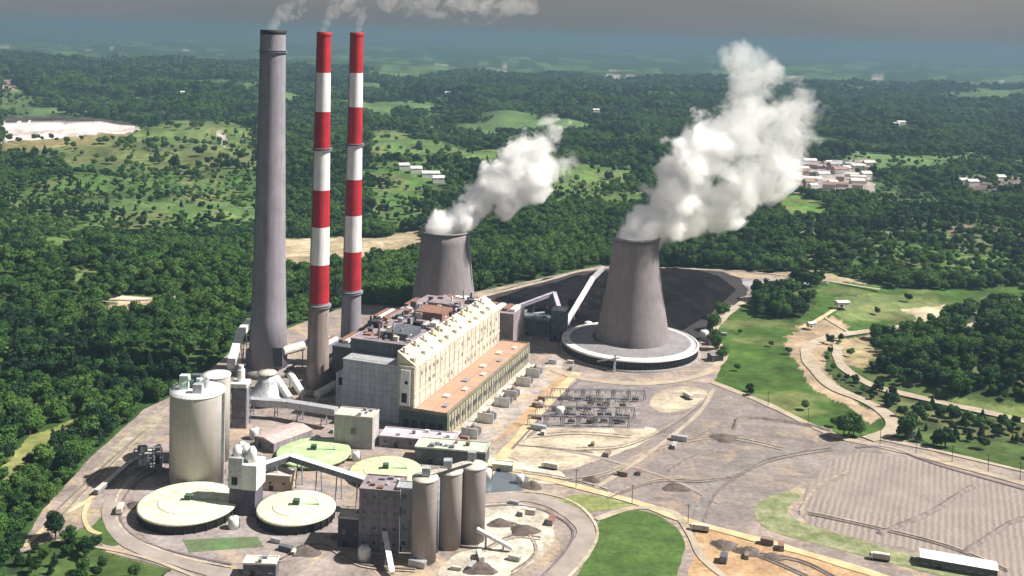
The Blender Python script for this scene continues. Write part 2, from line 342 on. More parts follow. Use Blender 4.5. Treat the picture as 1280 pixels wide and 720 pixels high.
# ------------------------------------------------------------------ terrain: one sheet to the horizon
def build_terrain():
    dv = np.concatenate([np.linspace(1500, 900, 14)[:-1], np.arange(900, 8.5, -1.7), np.array([8, 7.3, 6.7, 6.2])])
    ys = F*CAMH/dv
    tx = np.concatenate([np.linspace(-1.4, -.6, 50)[:-1], np.arange(-.6, .6, 1.7/F), np.linspace(.6, 1.4, 50)])
    nx, ny = len(tx), len(ys)
    Yg, T = np.meshgrid(ys, tx, indexing='ij'); Xg = Yg*T
    Xf, Yf = Xg.ravel(), Yg.ravel()
    Z = height(Xf, Yf)
    Z[inside(YARD, Xf, Yf)] = -.25
    col, _ = cover(Xf, Yf)
    me = bpy.data.meshes.new('terrain'); nv = nx*ny
    me.vertices.add(nv); me.vertices.foreach_set('co', np.stack([Xf, Yf, Z], 1).astype(np.float32).ravel())
    i = np.arange((ny-1)*(nx-1)); r = i//(nx-1); c = i % (nx-1); a = r*nx+c
    quads = np.stack([a, a+1, a+nx+1, a+nx], 1).astype(np.int32); nf = len(quads)
    me.loops.add(nf*4); me.loops.foreach_set('vertex_index', quads.ravel())
    me.polygons.add(nf); me.polygons.foreach_set('loop_start', np.arange(0, nf*4, 4, dtype=np.int32))
    me.polygons.foreach_set('use_smooth', np.ones(nf, bool))
    me.update(calc_edges=True)
    at_ = me.color_attributes.new('cover', 'FLOAT_COLOR', 'POINT')
    at_.data.foreach_set('color', np.concatenate([col, np.ones((nv, 1))], 1).astype(np.float32).ravel())
    o = bpy.data.objects.new('terrain', me); C.objects.link(o)
    m = bpy.data.materials.new('terrain'); m.use_nodes = True; n = m.node_tree.nodes; l = m.node_tree.links
    b = n['Principled BSDF']; b.inputs['Roughness'].default_value = .95; b.inputs['Specular IOR Level'].default_value = .1
    ca = n.new('ShaderNodeVertexColor'); ca.layer_name = 'cover'
    g = n.new('ShaderNodeNewGeometry')
    v = n.new('ShaderNodeTexVoronoi'); v.inputs['Scale'].default_value = 1/14
    nn = n.new('ShaderNodeTexNoise'); nn.inputs['Scale'].default_value = 1/9; nn.inputs['Detail'].default_value = 7; nn.inputs['Roughness'].default_value = .7
    n3 = n.new('ShaderNodeTexNoise'); n3.inputs['Scale'].default_value = 1/160; n3.inputs['Detail'].default_value = 6; n3.inputs['Roughness'].default_value = .65
    for q in (v, nn, n3): l.new(g.outputs['Position'], q.inputs['Vector'])
    r1 = n.new('ShaderNodeMapRange'); r1.inputs[1].default_value = .3; r1.inputs[2].default_value = .7; r1.inputs[3].default_value = .6; r1.inputs[4].default_value = 1.35
    r3 = n.new('ShaderNodeMapRange'); r3.inputs[1].default_value = .3; r3.inputs[2].default_value = .7; r3.inputs[3].default_value = .55; r3.inputs[4].default_value = 1.5
    l.new(nn.outputs[0], r1.inputs[0]); l.new(n3.outputs[0], r3.inputs[0])
    mu = n.new('ShaderNodeMath'); mu.operation = 'MULTIPLY'; l.new(r1.outputs[0], mu.inputs[0]); l.new(r3.outputs[0], mu.inputs[1])
    mm = n.new('ShaderNodeMix'); mm.data_type = 'RGBA'; mm.blend_type = 'MULTIPLY'; mm.inputs[0].default_value = 1
    l.new(ca.outputs[0], mm.inputs[6]); l.new(mu.outputs[0], mm.inputs[7]); l.new(mm.outputs[2], b.inputs['Base Color'])
    bp = n.new('ShaderNodeBump'); bp.inputs['Distance'].default_value = 1.5; bp.inputs['Strength'].default_value = .3; bp.invert = True
    l.new(v.outputs['Distance'], bp.inputs['Height']); l.new(bp.outputs[0], b.inputs['Normal'])
    me.materials.append(m)
    tag(o, kind='structure'); return o
build_terrain()

# haze: one even box of air round camera and ground
hz = MB().box(-75000, 75000, -3000, 60000, -260, 330)
hm = bpy.data.materials.new('haze_air'); hm.use_nodes = True; hn = hm.node_tree.nodes; hl = hm.node_tree.links; hn.clear()
ho = hn.new('ShaderNodeOutputMaterial'); hv = hn.new('ShaderNodeVolumePrincipled')
hv.inputs['Color'].default_value = (.155, .245, .33, 1); hv.inputs['Density'].default_value = 1.25e-4; hv.inputs['Anisotropy'].default_value = .1
hl.new(hv.outputs[0], ho.inputs['Volume'])
tag(hz.build('haze', hm), kind='stuff')

# ------------------------------------------------------------------ flat sheets on the works' level ground
def crom(pts, k=6, closed=True):
    n = len(pts); out = []
    P_ = [Vector((p[0], p[1])) for p in pts]
    rng = range(n if closed else n-1)
    for i in rng:
        if closed: a, b, c, d = P_[(i-1) % n], P_[i], P_[(i+1) % n], P_[(i+2) % n]
        else: a, b, c, d = P_[max(i-1, 0)], P_[i], P_[i+1], P_[min(i+2, n-1)]
        for j in range(k):
            t = j/k
            out.append(.5*((2*b)+(c-a)*t+(2*a-5*b+4*c-d)*t*t+(3*b-a-3*c+d)*t**3))
    if not closed: out.append(P_[-1])
    return out
ZI = [0]
def sheet(name, pxs, m, z, smoothit=True, rag=0., world=False):
    ZI[0] += 1; z = z+.0041*ZI[0] if z else z
    w = [tuple(p) if world else tuple(at0(*p)) for p in pxs]
    pts = crom(w) if smoothit else [Vector(p) for p in w]
    if rag:
        q = []; rg2 = len(name)*13
        for i, p in enumerate(pts):
            nxt = pts[(i+1) % len(pts)]; k = max(1, int((nxt-p).length/2.5))
            for j in range(k):
                c = p.lerp(nxt, j/k); A = rag*7
                ex = float(fbm(np.array([c.x/14]), np.array([c.y/14]), rg2, 4)[0]-.5); ey = float(fbm(np.array([c.x/14]), np.array([c.y/14]), rg2+9, 4)[0]-.5)
                q.append(c+Vector((ex, ey))*A)
        pts = q
    import bmesh
    from mathutils.geometry import tessellate_polygon
    vs = [Vector((p[0], p[1], 0)) for p in pts]
    tri = tessellate_polygon([vs])
    fs = []
    for t in tri:
        a, b, c = [vs[i] for i in t]
        fs.append(t if (b-a).cross(c-a).z > 0 else t[::-1])
    mb = MB().add([(p.x, p.y, z) for p in vs], fs)
    return tag(mb.build(name, m), kind='structure')
def road(name, pxs, width, m, z=.2, drape=False, world=False):
    ZI[0] += 1; z += .0041*ZI[0]
    w = [tuple(p) if world else tuple((at if drape else at0)(*p)) for p in pxs]
    c = crom(w, 5, False); pts = []
    for i in range(len(c)-1):
        k = max(1, int((c[i+1]-c[i]).length/4))
        for j in range(k): pts.append(c[i].lerp(c[i+1], j/k))
    pts.append(c[-1]); vs = []; fs = []; nA = 5
    for i, p in enumerate(pts):
        d = (pts[min(i+1, len(pts)-1)]-pts[max(i-1, 0)]).normalized(); nn = Vector((-d.y, d.x))
        wv = width*(1+.12*math.sin(i*.7)+random.uniform(-.05, .05))
        for k in range(nA):
            q = p+nn*(wv*(k/(nA-1)-.5)); vs.append([q.x, q.y, z])
    if drape:
        a = np.array(vs); hh = height(a[:, 0], a[:, 1])
        # level the carriageway across its width
        hh = hh.reshape(-1, nA); hh = np.maximum(hh, hh.max(1, keepdims=True)-.5).ravel()
        for i in range(len(vs)): vs[i][2] = hh[i]+z
    for i in range(len(pts)-1):
        for k in range(nA-1):
            a = i*nA+k; fs.append((a+nA, a+nA+1, a+1, a))
    return tag(MB().add(vs, fs).build(name, m), kind='structure')
LW0 = lambda u, v: (-35-math.cos(math.radians(19))*u+math.sin(math.radians(19))*v, 641+math.sin(math.radians(19))*u+math.cos(math.radians(19))*v)
YARDM = mat('yard_gravel', (0.240,0.200,0.185), .95, .3, .035, dirt=(0.134,0.113,0.104), bump=.2, detail=9)
PALE = mat('pale_hardstanding', (0.404,0.363,0.277), .95, .25, .05, dirt=(0.261,0.215,0.158), detail=9)
WHITEG = mat('lime_ground', (0.482,0.464,0.390), .95, .2, .08, dirt=(0.270,0.252,0.208), detail=9)
ASPH = mat('worn_asphalt', (0.182,0.165,0.162), .9, .2, .06, dirt=(0.138,0.124,0.121), detail=9)
ORNG = mat('orange_earth', (0.357,0.236,0.130), .95, .25, .05, dirt=(0.257,0.162,0.094), detail=9)
MAUVEG = mat('mauve_gravel', (0.193,0.168,0.162), .95, .14, .03, dirt=(0.140,0.121,0.114), detail=9)
GRASS = mat('mown_grass', (.055,.1,.02), .95, .35, .06, dirt=(.03,.062,.012), bump=.3, detail=9)
ROADM = mat('pale_dirt_road', (0.338,0.287,0.222), .95, .2, .08, dirt=(0.242,0.204,0.156), detail=8)
ROADP = mat('pink_gravel_road', (0.265,0.228,0.209), .95, .2, .08, dirt=(0.199,0.167,0.149), detail=8)
ROADY = mat('sandy_road', (0.446,0.376,0.232), .95, .2, .08, dirt=(0.338,0.265,0.150), detail=8)
TRACK = mat('rail_ballast', (.14,.11,.12), .95, .3, .3)
COALM = mat('coal', (.009,.0075,.009), .95, .6, .06, spec=.03, bump=1.2, detail=9)
WATER = mat('pond_water', (.1,.12,.14), .15, .1, .1, spec=.5)
# furrowed laydown field: rows of windrowed ash
FUR = bpy.data.materials.new('furrowed_earth'); FUR.use_nodes = True
def fur():
    n = FUR.node_tree.nodes; l = FUR.node_tree.links; b = n['Principled BSDF']; b.inputs['Roughness'].default_value = .95
    g = n.new('ShaderNodeNewGeometry'); mp_ = n.new('ShaderNodeMapping'); mp_.inputs['Rotation'].default_value = (0, 0, math.radians(23))
    w = n.new('ShaderNodeTexWave'); w.inputs['Scale'].default_value = .095; w.inputs['Distortion'].default_value = 4.2; w.inputs['Detail'].default_value = 6; w.inputs['Detail Scale'].default_value = 2.2; w.inputs['Detail Roughness'].default_value = .7
    l.new(g.outputs['Position'], mp_.inputs[0]); l.new(mp_.outputs[0], w.inputs[0])
    nt = n.new('ShaderNodeTexNoise'); nt.inputs['Scale'].default_value = .05; nt.inputs['Detail'].default_value = 9; nt.inputs['Roughness'].default_value = .7; l.new(g.outputs['Position'], nt.inputs[0])
    r = n.new('ShaderNodeValToRGB'); e = r.color_ramp.elements; e[0].position = .2; e[1].position = .72
    e[0].color = (.15,.125,.115,1); e[1].color = (.265,.22,.195,1)
    md = n.new('ShaderNodeMix'); md.data_type = 'FLOAT'; md.inputs[0].default_value = .7
    pn = n.new('ShaderNodeTexNoise'); pn.inputs['Scale'].default_value = .02; pn.inputs['Detail'].default_value = 6; l.new(g.outputs['Position'], pn.inputs[0])
    pr_ = n.new('ShaderNodeMapRange'); pr_.inputs[1].default_value = .38; pr_.inputs[2].default_value = .6; pr_.inputs[3].default_value = .98; pr_.inputs[4].default_value = .6; l.new(pn.outputs[0], pr_.inputs[0]); l.new(pr_.outputs[0], md.inputs[0])
    l.new(w.outputs[1], md.inputs[2]); l.new(nt.outputs[0], md.inputs[3]); l.new(md.outputs[0], r.inputs[0])
    l.new(r.outputs[0], b.inputs['Base Color'])
    bp = n.new('ShaderNodeBump'); bp.inputs['Distance'].default_value = .3; bp.inputs['Strength'].default_value = .5; l.new(w.outputs[1], bp.inputs['Height']); l.new(bp.outputs[0], b.inputs['Normal'])
fur()
sheet('yard_ground', YARD_PX, YARDM, .0, False, .8)
sheet('mauve_yard', [(660,600),(700,560),(760,520),(830,480),(895,482),(1000,528),(1060,552),(1100,560),(1010,600),(945,640),(880,660),(800,632),(720,608)], MAUVEG, .06)
sheet('furrowed_field', [(1040,576),(1080,564),(1190,586),(1290,614),(1400,640),(1400,770),(1290,730),(1200,705),(1100,680),(1010,656),(992,636),(1015,600)], FUR, .07, False, 1)
sheet('verge_strip', [(945,632),(985,614),(1000,622),(985,636),(1000,652),(1100,682),(1200,712),(1290,740),(1290,760),(1180,722),(1060,690),(960,662)], mat('rough_verge', (.2,.2,.12), .95, .35, .08, dirt=(.09,.12,.04), detail=9), .1)
sheet('orange_ground', [(880,662),(960,682),(1050,706),(1130,735),(1100,790),(880,790),(860,730),(870,690)], ORNG, .08, True, .6)
sheet('orange_apron', [(655,500),(688,462),(716,468),(700,492),(660,530),(630,545),(618,548)], ORNG, .1, True, .4)
sheet('pale_apron', [(640,556),(668,532),(760,528),(820,538),(800,556),(740,578),(690,588),(640,572)], PALE, .1, True, .6)
sheet('pale_clearing', [(815,496),(850,484),(885,490),(870,506),(838,516),(818,512)], PALE, .12, True, .6)
sheet('lime_pad', [(600,632),(650,630),(690,645),(692,675),(665,705),(600,735),(540,750),(560,700),(600,680)], WHITEG, .1, True, .8)
sheet('lime_strip', [(606,585),(606,560),(640,575),(700,590),(700,605),(640,598)], WHITEG, .14, True, .5)
sheet('asphalt_pad', [(560,540),(600,520),(690,452),(700,466),(650,520),(612,556),(600,580),(560,575)], mat('worn_concrete', (0.326,0.288,0.267), .95, .3, .06, dirt=(0.202,0.176,0.157), detail=9), .08, True, .3)
sheet('switchyard_ground', [(654,552),(722,474),(826,482),(800,520),(806,536),(680,535)], mat('grey_stone_chips', (0.182,0.161,0.158), .95, .3, .06, dirt=(0.116,0.101,0.103), detail=9), .13, False, .4)
sheet('grass_lobe', [(715,728),(738,690),(748,655),(775,640),(812,640),(840,655),(856,680),(848,720),(850,790),(690,790)], GRASS, .16, True, .5)
sheet('grass_strip', [(690,630),(730,618),(790,632),(740,640),(720,645)], mat('dry_grass', (.17,.18,.07), .95, .3, .08, dirt=(.1,.13,.04), detail=9), .12, True, .5)
sheet('lawn', [(228,675),(322,671),(330,684),(236,691)], mat('lawn_turf', (.06,.12,.045), .95, .3, .1, dirt=(.1,.11,.06), detail=9), .12, False, .15)  # mottled green turf
sheet('inner_grass', [(140,640),(118,655),(112,665),(128,680),(150,678)], GRASS, .12, True, .4)
0 and sheet('edge_grass', [(860,700),(880,720),(905,760),(850,790),(838,735)], GRASS, .14, True, .5)
sheet('tank_apron', [(165,625),(190,600),(240,590),(320,600),(420,610),(440,660),(400,690),(330,705),(240,700),(180,672)], mat('tank_apron_paving', (0.240,0.210,0.202), .95, .25, .07, dirt=(0.160,0.143,0.140), detail=9), .05, True, .3)
sheet('coal_yard', [(600,388),(606,370),(752,336),(900,340),(935,362),(895,398),(862,430),(700,430),(690,405)], mat('coal_dust', (.03,.024,.026), .95, .3, .04), .05, True, 2.4)
sheet('settling_pond', [(610,592),(655,590),(660,604),(648,616),(608,616)], WATER, .18)
sheet('far_pond', [(930,352),(1000,350),(1010,356),(950,362)], mat('grey_slurry', (.3,.31,.33), .4, .2, .05), .18)
sheet('pale_left_yard', [(60,650),(120,585),(180,525),(205,520),(180,550),(120,610),(70,660)], mat('stony_slope', (0.279,0.240,0.196), .95, .3, .08, dirt=(0.155,0.144,0.094), detail=9), .06, True, .6)
sheet('hall_apron', [LW0(-2,-4), LW0(-10,-6), LW0(-9,150), LW0(-2,160)], WHITEG, .15, False, .2, True)
road('rail_track', [(205,585),(176,600),(154,625),(152,654),(176,676),(225,692),(290,706)], 1.3, TRACK, .3)
road('rail_track', [(600,634),(650,632),(692,644),(716,664),(706,690),(676,722)], 1.3, TRACK, .3)
road('switchyard_fence_path', [(640,562),(700,497),(724,476)], 1.6, TRACK, .32)
road('mauve_track', [(690,560),(760,575),(840,600),(900,630)], 3, ROADP, .18)
road('mauve_track', [(745,610),(800,575),(870,520),(892,486)], 3, ROADM, .19)
road('mauve_track', [(870,655),(890,610),(930,580),(1010,560)], 5, ASPH, .2)
road('access_path', [(30,684),(72,648),(110,626),(150,592),(188,560)], 2.6, ROADY, .16)
road('side_path', [(112,626),(105,645),(112,662),(126,668)], 2.4, ROADY, .16)
road('loop_road', [(200,580),(168,598),(142,625),(140,655),(165,680),(215,700),(270,716),(330,735)], 8, ROADP, .2)
road('loop_road_kerb', [(175,590),(148,618),(146,650),(172,675),(225,696),(290,710)], 1.2, PALE, .26)
road('grass_path', [(70,676),(130,686),(190,700),(260,728)], 2, ROADM, .2)
road('ring_road', [(600,624),(655,622),(705,636),(732,662),(722,692),(690,725),(660,760)], 11, ROADP, .2)
road('ring_road_kerb', [(610,618),(670,616),(720,630),(746,660),(738,690),(705,728)], 1.6, PALE, .26)
road('main_road', [(600,578),(650,592),(720,608),(800,630),(860,652),(950,676),(1060,708),(1160,740)], 6, ROADY, .24)
road('branch_road', [(745,650),(790,636),(840,640),(862,668),(880,700),(930,740)], 4, ROADM, .28)
road('station_road', [(598,604),(650,546),(700,488),(722,466)], 7, ROADY, .22)
road('tower_road', [(690,462),(730,474),(790,480),(850,476),(890,462),(905,440),(890,415),(935,374),(1000,349)], 7, ROADM, .24)
road('north_road', [(890,478),(960,506),(1040,544),(1100,558),(1180,578),(1290,608)], 6, ROADM, .24)
road('parallel_road', [(1095,548),(1180,566),(1290,592)], 4, ROADM, .28)
road('north_ditch', [(1070,560),(1110,560),(1180,584),(1290,615)], 2.2, TRACK, .3)
road('winding_road', [(1085,550),(1112,540),(1112,522),(1085,504),(1040,484),(1018,462),(1008,440),(1030,424),(1075,416),(1130,408),(1190,394),(1290,372)], 9.5, ROADM, .45, True)
road('lower_track', [(1048,432),(1050,455),(1085,480),(1140,496),(1210,512),(1290,530)], 8, ROADM, .45, True)
road('spur_track', [(1235,398),(1214,406),(1212,416),(1236,430)], 4, ROADM, .6, True)
road('hut_path', [(1000,412),(1030,396),(1060,376)], 4, ROADY, .45, True)
road('valley_path', [(1060,415),(1040,404),(1030,396)], 3, ROADM, .45, True)
road('quarry_track', [(84,374),(160,376),(246,371)], 3, ROADM, .6, True)
road('coal_road', [(600,372),(680,352),(752,336),(900,338),(985,345),(1100,362)], 5, ROADM, .3)
road('far_left_path', [(330,388),(430,366),(520,378)], 4, ROADM, .4, True)

TYRE = mat('tyre_marks', (.15,.125,.115), .95, .2, .2, dirt=(.12,.1,.09), detail=9)
TYRL = mat('dusty_wheel_ruts', (.3,.25,.2), .95, .2, .2, dirt=(.22,.18,.15), detail=9)
for pts_ in ([(700,600),(760,590),(820,560),(900,545),(980,560)],[(720,560),(780,556),(840,530),(880,500)],[(760,620),(820,600),(880,600),(930,590)],[(880,650),(900,610),(960,575),(1040,560)],[(890,676),(950,694),(1010,720)],
             [(930,690),(1000,700),(1060,730)],[(620,650),(655,660),(670,690),(640,715)],[(600,690),(640,670),(676,672)],[(350,700),(400,680),(450,705),(520,712)],[(70,640),(120,592),(180,540)],[(60,664),(100,620),(160,560)],
             [(660,545),(720,540),(790,545)],[(630,586),(700,596),(760,612)],[(1010,640),(1080,655),(1180,680),(1260,712)],[(1060,590),(1020,610),(1000,640)]):
    road('wheel_track', pts_, random.uniform(.8, 1.5), random.choice([TYRE, TYRE, TYRL]), .2)
    road('wheel_track', [(a, b+3.2) for a, b in pts_], random.uniform(.8, 1.3), random.choice([TYRE, TYRL]), .2)
def heap(label, px, py, r, h, m):
    vs = [(0, 0, h)]; fs = []; n_ = 22; K = 6
    for i in range(1, K+1):
        for k in range(n_):
            a = 2*PI*k/n_; rr = r*i/K*(1+.18*math.sin(3*a+px)+random.uniform(-.06, .06)); vs.append((rr*math.cos(a)*1.3, rr*math.sin(a), max(0, h*(1-(i/K)**1.3)*(1+random.uniform(-.2, .2)))))
    for k in range(n_): fs.append((0, 1+k, 1+(k+1) % n_))
    for i in range(K-1):
        for k in range(n_): a = 1+i*n_; fs.append((a+k, a+n_+k, a+n_+(k+1) % n_, a+(k+1) % n_))
    o = MB().add(vs, fs, 0, True).build('spoil_heap', m, None, (*at0(px, py), .15)); tag(o, label, 'heap', 'spoil heaps')
DE = mat('dark_spoil', (.1,.08,.07), .95, .35, .3, bump=.5, detail=9)
for i_, (px_, py_, r_, h_, w_) in enumerate([(664,608,5,3,'beside the settling pond'),(655,664,6,3,'grey heap on the lime ground near the ring road'),(625,655,5,2.5,'on the lime ground behind the silos'),(600,712,6,3,'on the lime ground in front of the silos'),
        (905,682,5,2.5,'at the left end of the orange ground'),(935,690,5,2.5,'in the middle of the orange ground'),(965,697,4,2,'toward the right of the orange ground'),(845,610,6,2,'on the mauve gravel yard'),(905,548,7,2.5,'below the long earth bank in the mauve yard'),
        (380,690,6,3,'below the right cream-topped tank'),(170,632,4,2,'beside the loop road left of the tanks'),(740,600,4,2,'near the sandy main road')]):
    heap(('small dark spoil heap '+w_) if not w_.startswith('grey') else 'small '+w_, px_, py_, r_, h_, DE)
# ------------------------------------------------------------------ coal pile
def coal():
    P_ = [(606,386),(620,372),(700,352),(752,342),(840,340),(898,344),(922,362),(890,392),(850,416),(770,420),(700,410)]
    w = [tuple(at0(*p)) for p in P_]; a = np.array(w); x0, y0 = a.min(0); x1, y1 = a.max(0)
    nx, ny = 130, 110; gx, gy = np.meshgrid(np.linspace(x0, x1, nx), np.linspace(y0, y1, ny), indexing='xy')
    fx, fy = gx.ravel(), gy.ravel(); d = np.where(inside(w, fx, fy), pdist(w, fx, fy), 0)
    z = 9*smooth(0, 26, d)+(fbm(fx/18, fy/18, 3, 4)-.5)*5*smooth(0, 15, d)+(fbm(fx/60, fy/60, 13, 2)-.5)*6*smooth(5, 30, d)
    z = np.where(d > 0, z+.1, -.5)
    cx, cy = (x0+x1)/2, (y0+y1)/2
    vs = np.stack([fx-cx, fy-cy, z], 1).tolist()
    fs = []
    for j in range(ny-1):
        for i in range(nx-1):
            k = j*nx+i
            if max(z[k], z[k+1], z[k+nx], z[k+nx+1]) > 0: fs.append((k, k+1, k+nx+1, k+nx))
    o = MB().add(vs, fs, 0, True).build('coal_pile', COALM, None, (cx, cy, 0))
    tag(o, 'broad black coal pile spread out behind the large cooling tower', 'coal pile')
coal()

# ------------------------------------------------------------------ chimneys
def bands(n, mats_):
    return mats_
def chimney(name, label, xy, prof, mats, mi=None, group=None, rings=(), capm=None):
    capm = capm or DARK
    t = thing(name, label, 'chimney', xy, group=group)
    H_ = prof[-1][1]; r = prof[-1][0]
    def rad(z):
        for (ra, za), (rb, zb) in zip(prof, prof[1:]):
            if za <= z <= zb: return ra+(rb-ra)*(z-za)/(zb-za)
        return r
    MB().lathe(prof, 40, mi=mi, cap1=False).build('shaft', mats, t)
    MB().lathe([(r+.15, H_-2), (r+.5, H_-1), (r+.5, H_+1.2), (r-1, H_+1.2), (r-1.2, H_-9)], 40, cap0=False, cap1=True, mi=[0, 0, 1, 1, 1]).build('cap', [capm, DARK], t)
    for z in rings:
        q = rad(z); g = MB().lathe([(q, z), (q+1.5, z), (q+1.5, z+.3), (q, z+.3)], 32)
        for k in range(24):
            a = 2*PI*k/24; g.bar(((q+1.45)*math.cos(a), (q+1.45)*math.sin(a), z+.3), ((q+1.45)*math.cos(a), (q+1.45)*math.sin(a), z+1.5), .12)
        g.lathe([(q+1.4, z+1.4), (q+1.5, z+1.4), (q+1.5, z+1.55), (q+1.4, z+1.55)], 32)
        g.build('platform', STEEL, t)
    a = math.radians(205)
    ld = MB()
    for i in range(len(prof)-1):
        (ra, za), (rb, zb) = prof[i], prof[i+1]
        ld.bar(((ra+.35)*math.cos(a), (ra+.35)*math.sin(a), za), ((rb+.35)*math.cos(a), (rb+.35)*math.sin(a), zb), .5, .4)
    ld.build('ladder', STEEL, t)
    return t
st1 = at0(335, 465); st2 = at0(397, 490); st3 = at0(438, 455)
t = chimney('grey_chimney', 'tall wide plain grey concrete chimney at the left', st1,
        [(14.2,0),(12.6,40),(11.2,90),(10.2,150),(9.2,210),(8.8,250)], [CONC_DK], rings=(235,))
# dark duct openings near the foot
MB().cbox(9, -8, 8, 8, 8, 14).build('flue_inlet', SLATE, t); MB().cbox(-11, -5, 6, 7, 8, 12).build('flue_inlet', SLATE, t)
MB().lathe([(19,0),(19,3),(15,5)], 32).build('plinth', CONC, t)
def striped(nm, label, xy, ybase, k, ys, rb, rt, lowmat):
    zs = sorted([(ybase-y)*k for y in ys]); H_ = zs[-1]
    prof = [(rb, 0)]; mi = [1]
    rr = lambda z: rb+(rt-rb)*(z/H_)**.85
    zz = [zs[0]*.33, zs[0]*.66]+zs
    prof = [(rb, 0)]+[(rr(z), z) for z in zz]
    mi = [2, 2, 2]; c = 0
    for i in range(len(zs)-1): mi.append(c); c = 1-c
    t = chimney(nm, label, xy, prof, [RED, WPAINT, lowmat], mi, 'red and white striped chimneys', rings=(zs[0]-3, zs[4]), capm=RED)
    MB().lathe([(rb+4,0),(rb+4,2),(rb+1,4)], 32).build('plinth', CONC, t)
    MB().cbox(0, rb+1, 10, 6, 5, 9).build('flue_inlet', SLATE, t)
    return t
LOWC = mat('tan_concrete', (.3,.24,.22), .9, .2, .08, .35)
striped('striped_chimney', 'red and white banded chimney standing nearest, its foot beside pipes and ducts', st2, 490, 249.6/448, [376,328,281,235,186,138,90,42], 7.8, 4.6, LOWC)
striped('striped_chimney', 'red and white banded chimney rising beside the boiler house roof', st3, 455, 250/413, [360,312,267,222,180,132,90,42], 7.8, 4.7, CONC_DK)

# ------------------------------------------------------------------ cooling towers
def tower_shell(t, prof, thick=.9):
    inner = [(r-thick, z) for r, z in prof[::-1]]
    MB().lathe(prof+inner, 72, cap0=False, cap1=False).build('shell', TOWM, t)
TOWM = mat('cooling_tower_concrete', (.23,.205,.215), .92, .1, .05, .2)
tw1 = at0(787, 438)
t = thing('cooling_tower', 'larger cooling tower with a wide round basin and dark louvred skirt beside the coal', 'cooling tower', tw1, 0, 'cooling towers')
tc_ = at0(790, 436)-tw1; ox, oy = float(tc_[0]), float(tc_[1])
prof = [(30.5,8),(28.2,20),(25.6,34),(23.2,48),(21.2,62),(19.5,76),(18.9,84),(19.1,92)]
m_ = MB(); inner = [(r-.9, z) for r, z in prof[::-1]]
m_.lathe(prof+inner, 72, x=ox, y=oy, cap0=False, cap1=False).build('shell', TOWM, t)
MB().lathe([(19.1,91),(19.9,91.2),(19.9,92.6),(18.2,92.6)], 72, x=ox, y=oy, cap0=False, cap1=False).build('rim', CONC, t)
MB().lathe([(54.2,1),(54.2,7.2)], 96, cap1=False).build('louvre_wall', LOUVRE, t)
fn = MB()
for k in range(96):
    a = 2*PI*k/96; fn.bar((54.3*math.cos(a), 54.3*math.sin(a), .5), (54.5*math.cos(a), 54.5*math.sin(a), 7.2), .25, .3)
fn.build('skirt_columns', SLATE, t)
MB().lathe([(55.2,7.2),(55.2,8.5),(53.8,8.8),(53.8,8.3),(49.5,9),(49,9.1),(30,10.2)], 96, cap0=False, cap1=False, mi=[0,0,0,0,0,1]).build('deck', [mat('deck_lit_ring', (.68,.66,.62), .85, .2, .06, dirt=(.5,.48,.46)), mat('deck_inner_grey', (.2,.19,.2), .85, .2, .15)], t)  # lit edge of the deck painted as a pale outer ring, inner deck darker
MB().lathe([(57,0),(57,1.2),(54,1.2)], 96, cap0=False).build('basin', CONC, t)
fc = MB()
for k in range(48):
    a = 2*PI*k/48; fc.bar((43*math.cos(a), 43*math.sin(a), 9.35), (53*math.cos(a), 53*math.sin(a), 8.3), .3, .3)
fc.build('deck_ribs', CONC, t)
MB().bar((-18,-57,0), (-17,-52,12), 1.6).bar((-30,-47,5),(-14,-56,11),1).build('stair', SILVER, t)
tw2 = at0(554, 388)
t = thing('cooling_tower', 'smaller plain cooling tower standing behind the boiler house roof', 'cooling tower', tw2, 0, 'cooling towers')
prof = [(29.5,6),(27.6,20),(25,36),(23,52),(22,64),(22,73.5)]
tower_shell(t, prof)
MB().lathe([(22,72.5),(22.8,72.7),(22.8,74),(21,74)], 72, cap0=False, cap1=False).build('rim', CONC, t)
lg = MB()
for k in range(36):
    a = 2*PI*k/36; b = a+.09
    for c in (a, b): lg.bar((31*math.cos(a), 31*math.sin(a), 0), (29*math.cos(2*b-c-.045), 29*math.sin(2*b-c-.045), 6.5), .8)
lg.build('support_columns', CONC, t)
MB().lathe([(35,0),(35,1.5),(33,1.5)], 64, cap0=False).build('basin', CONC, t)
MB().bar((27.5,-6,6),(21.5,-5,72), 1.6).build('ladder', SILVER, t)

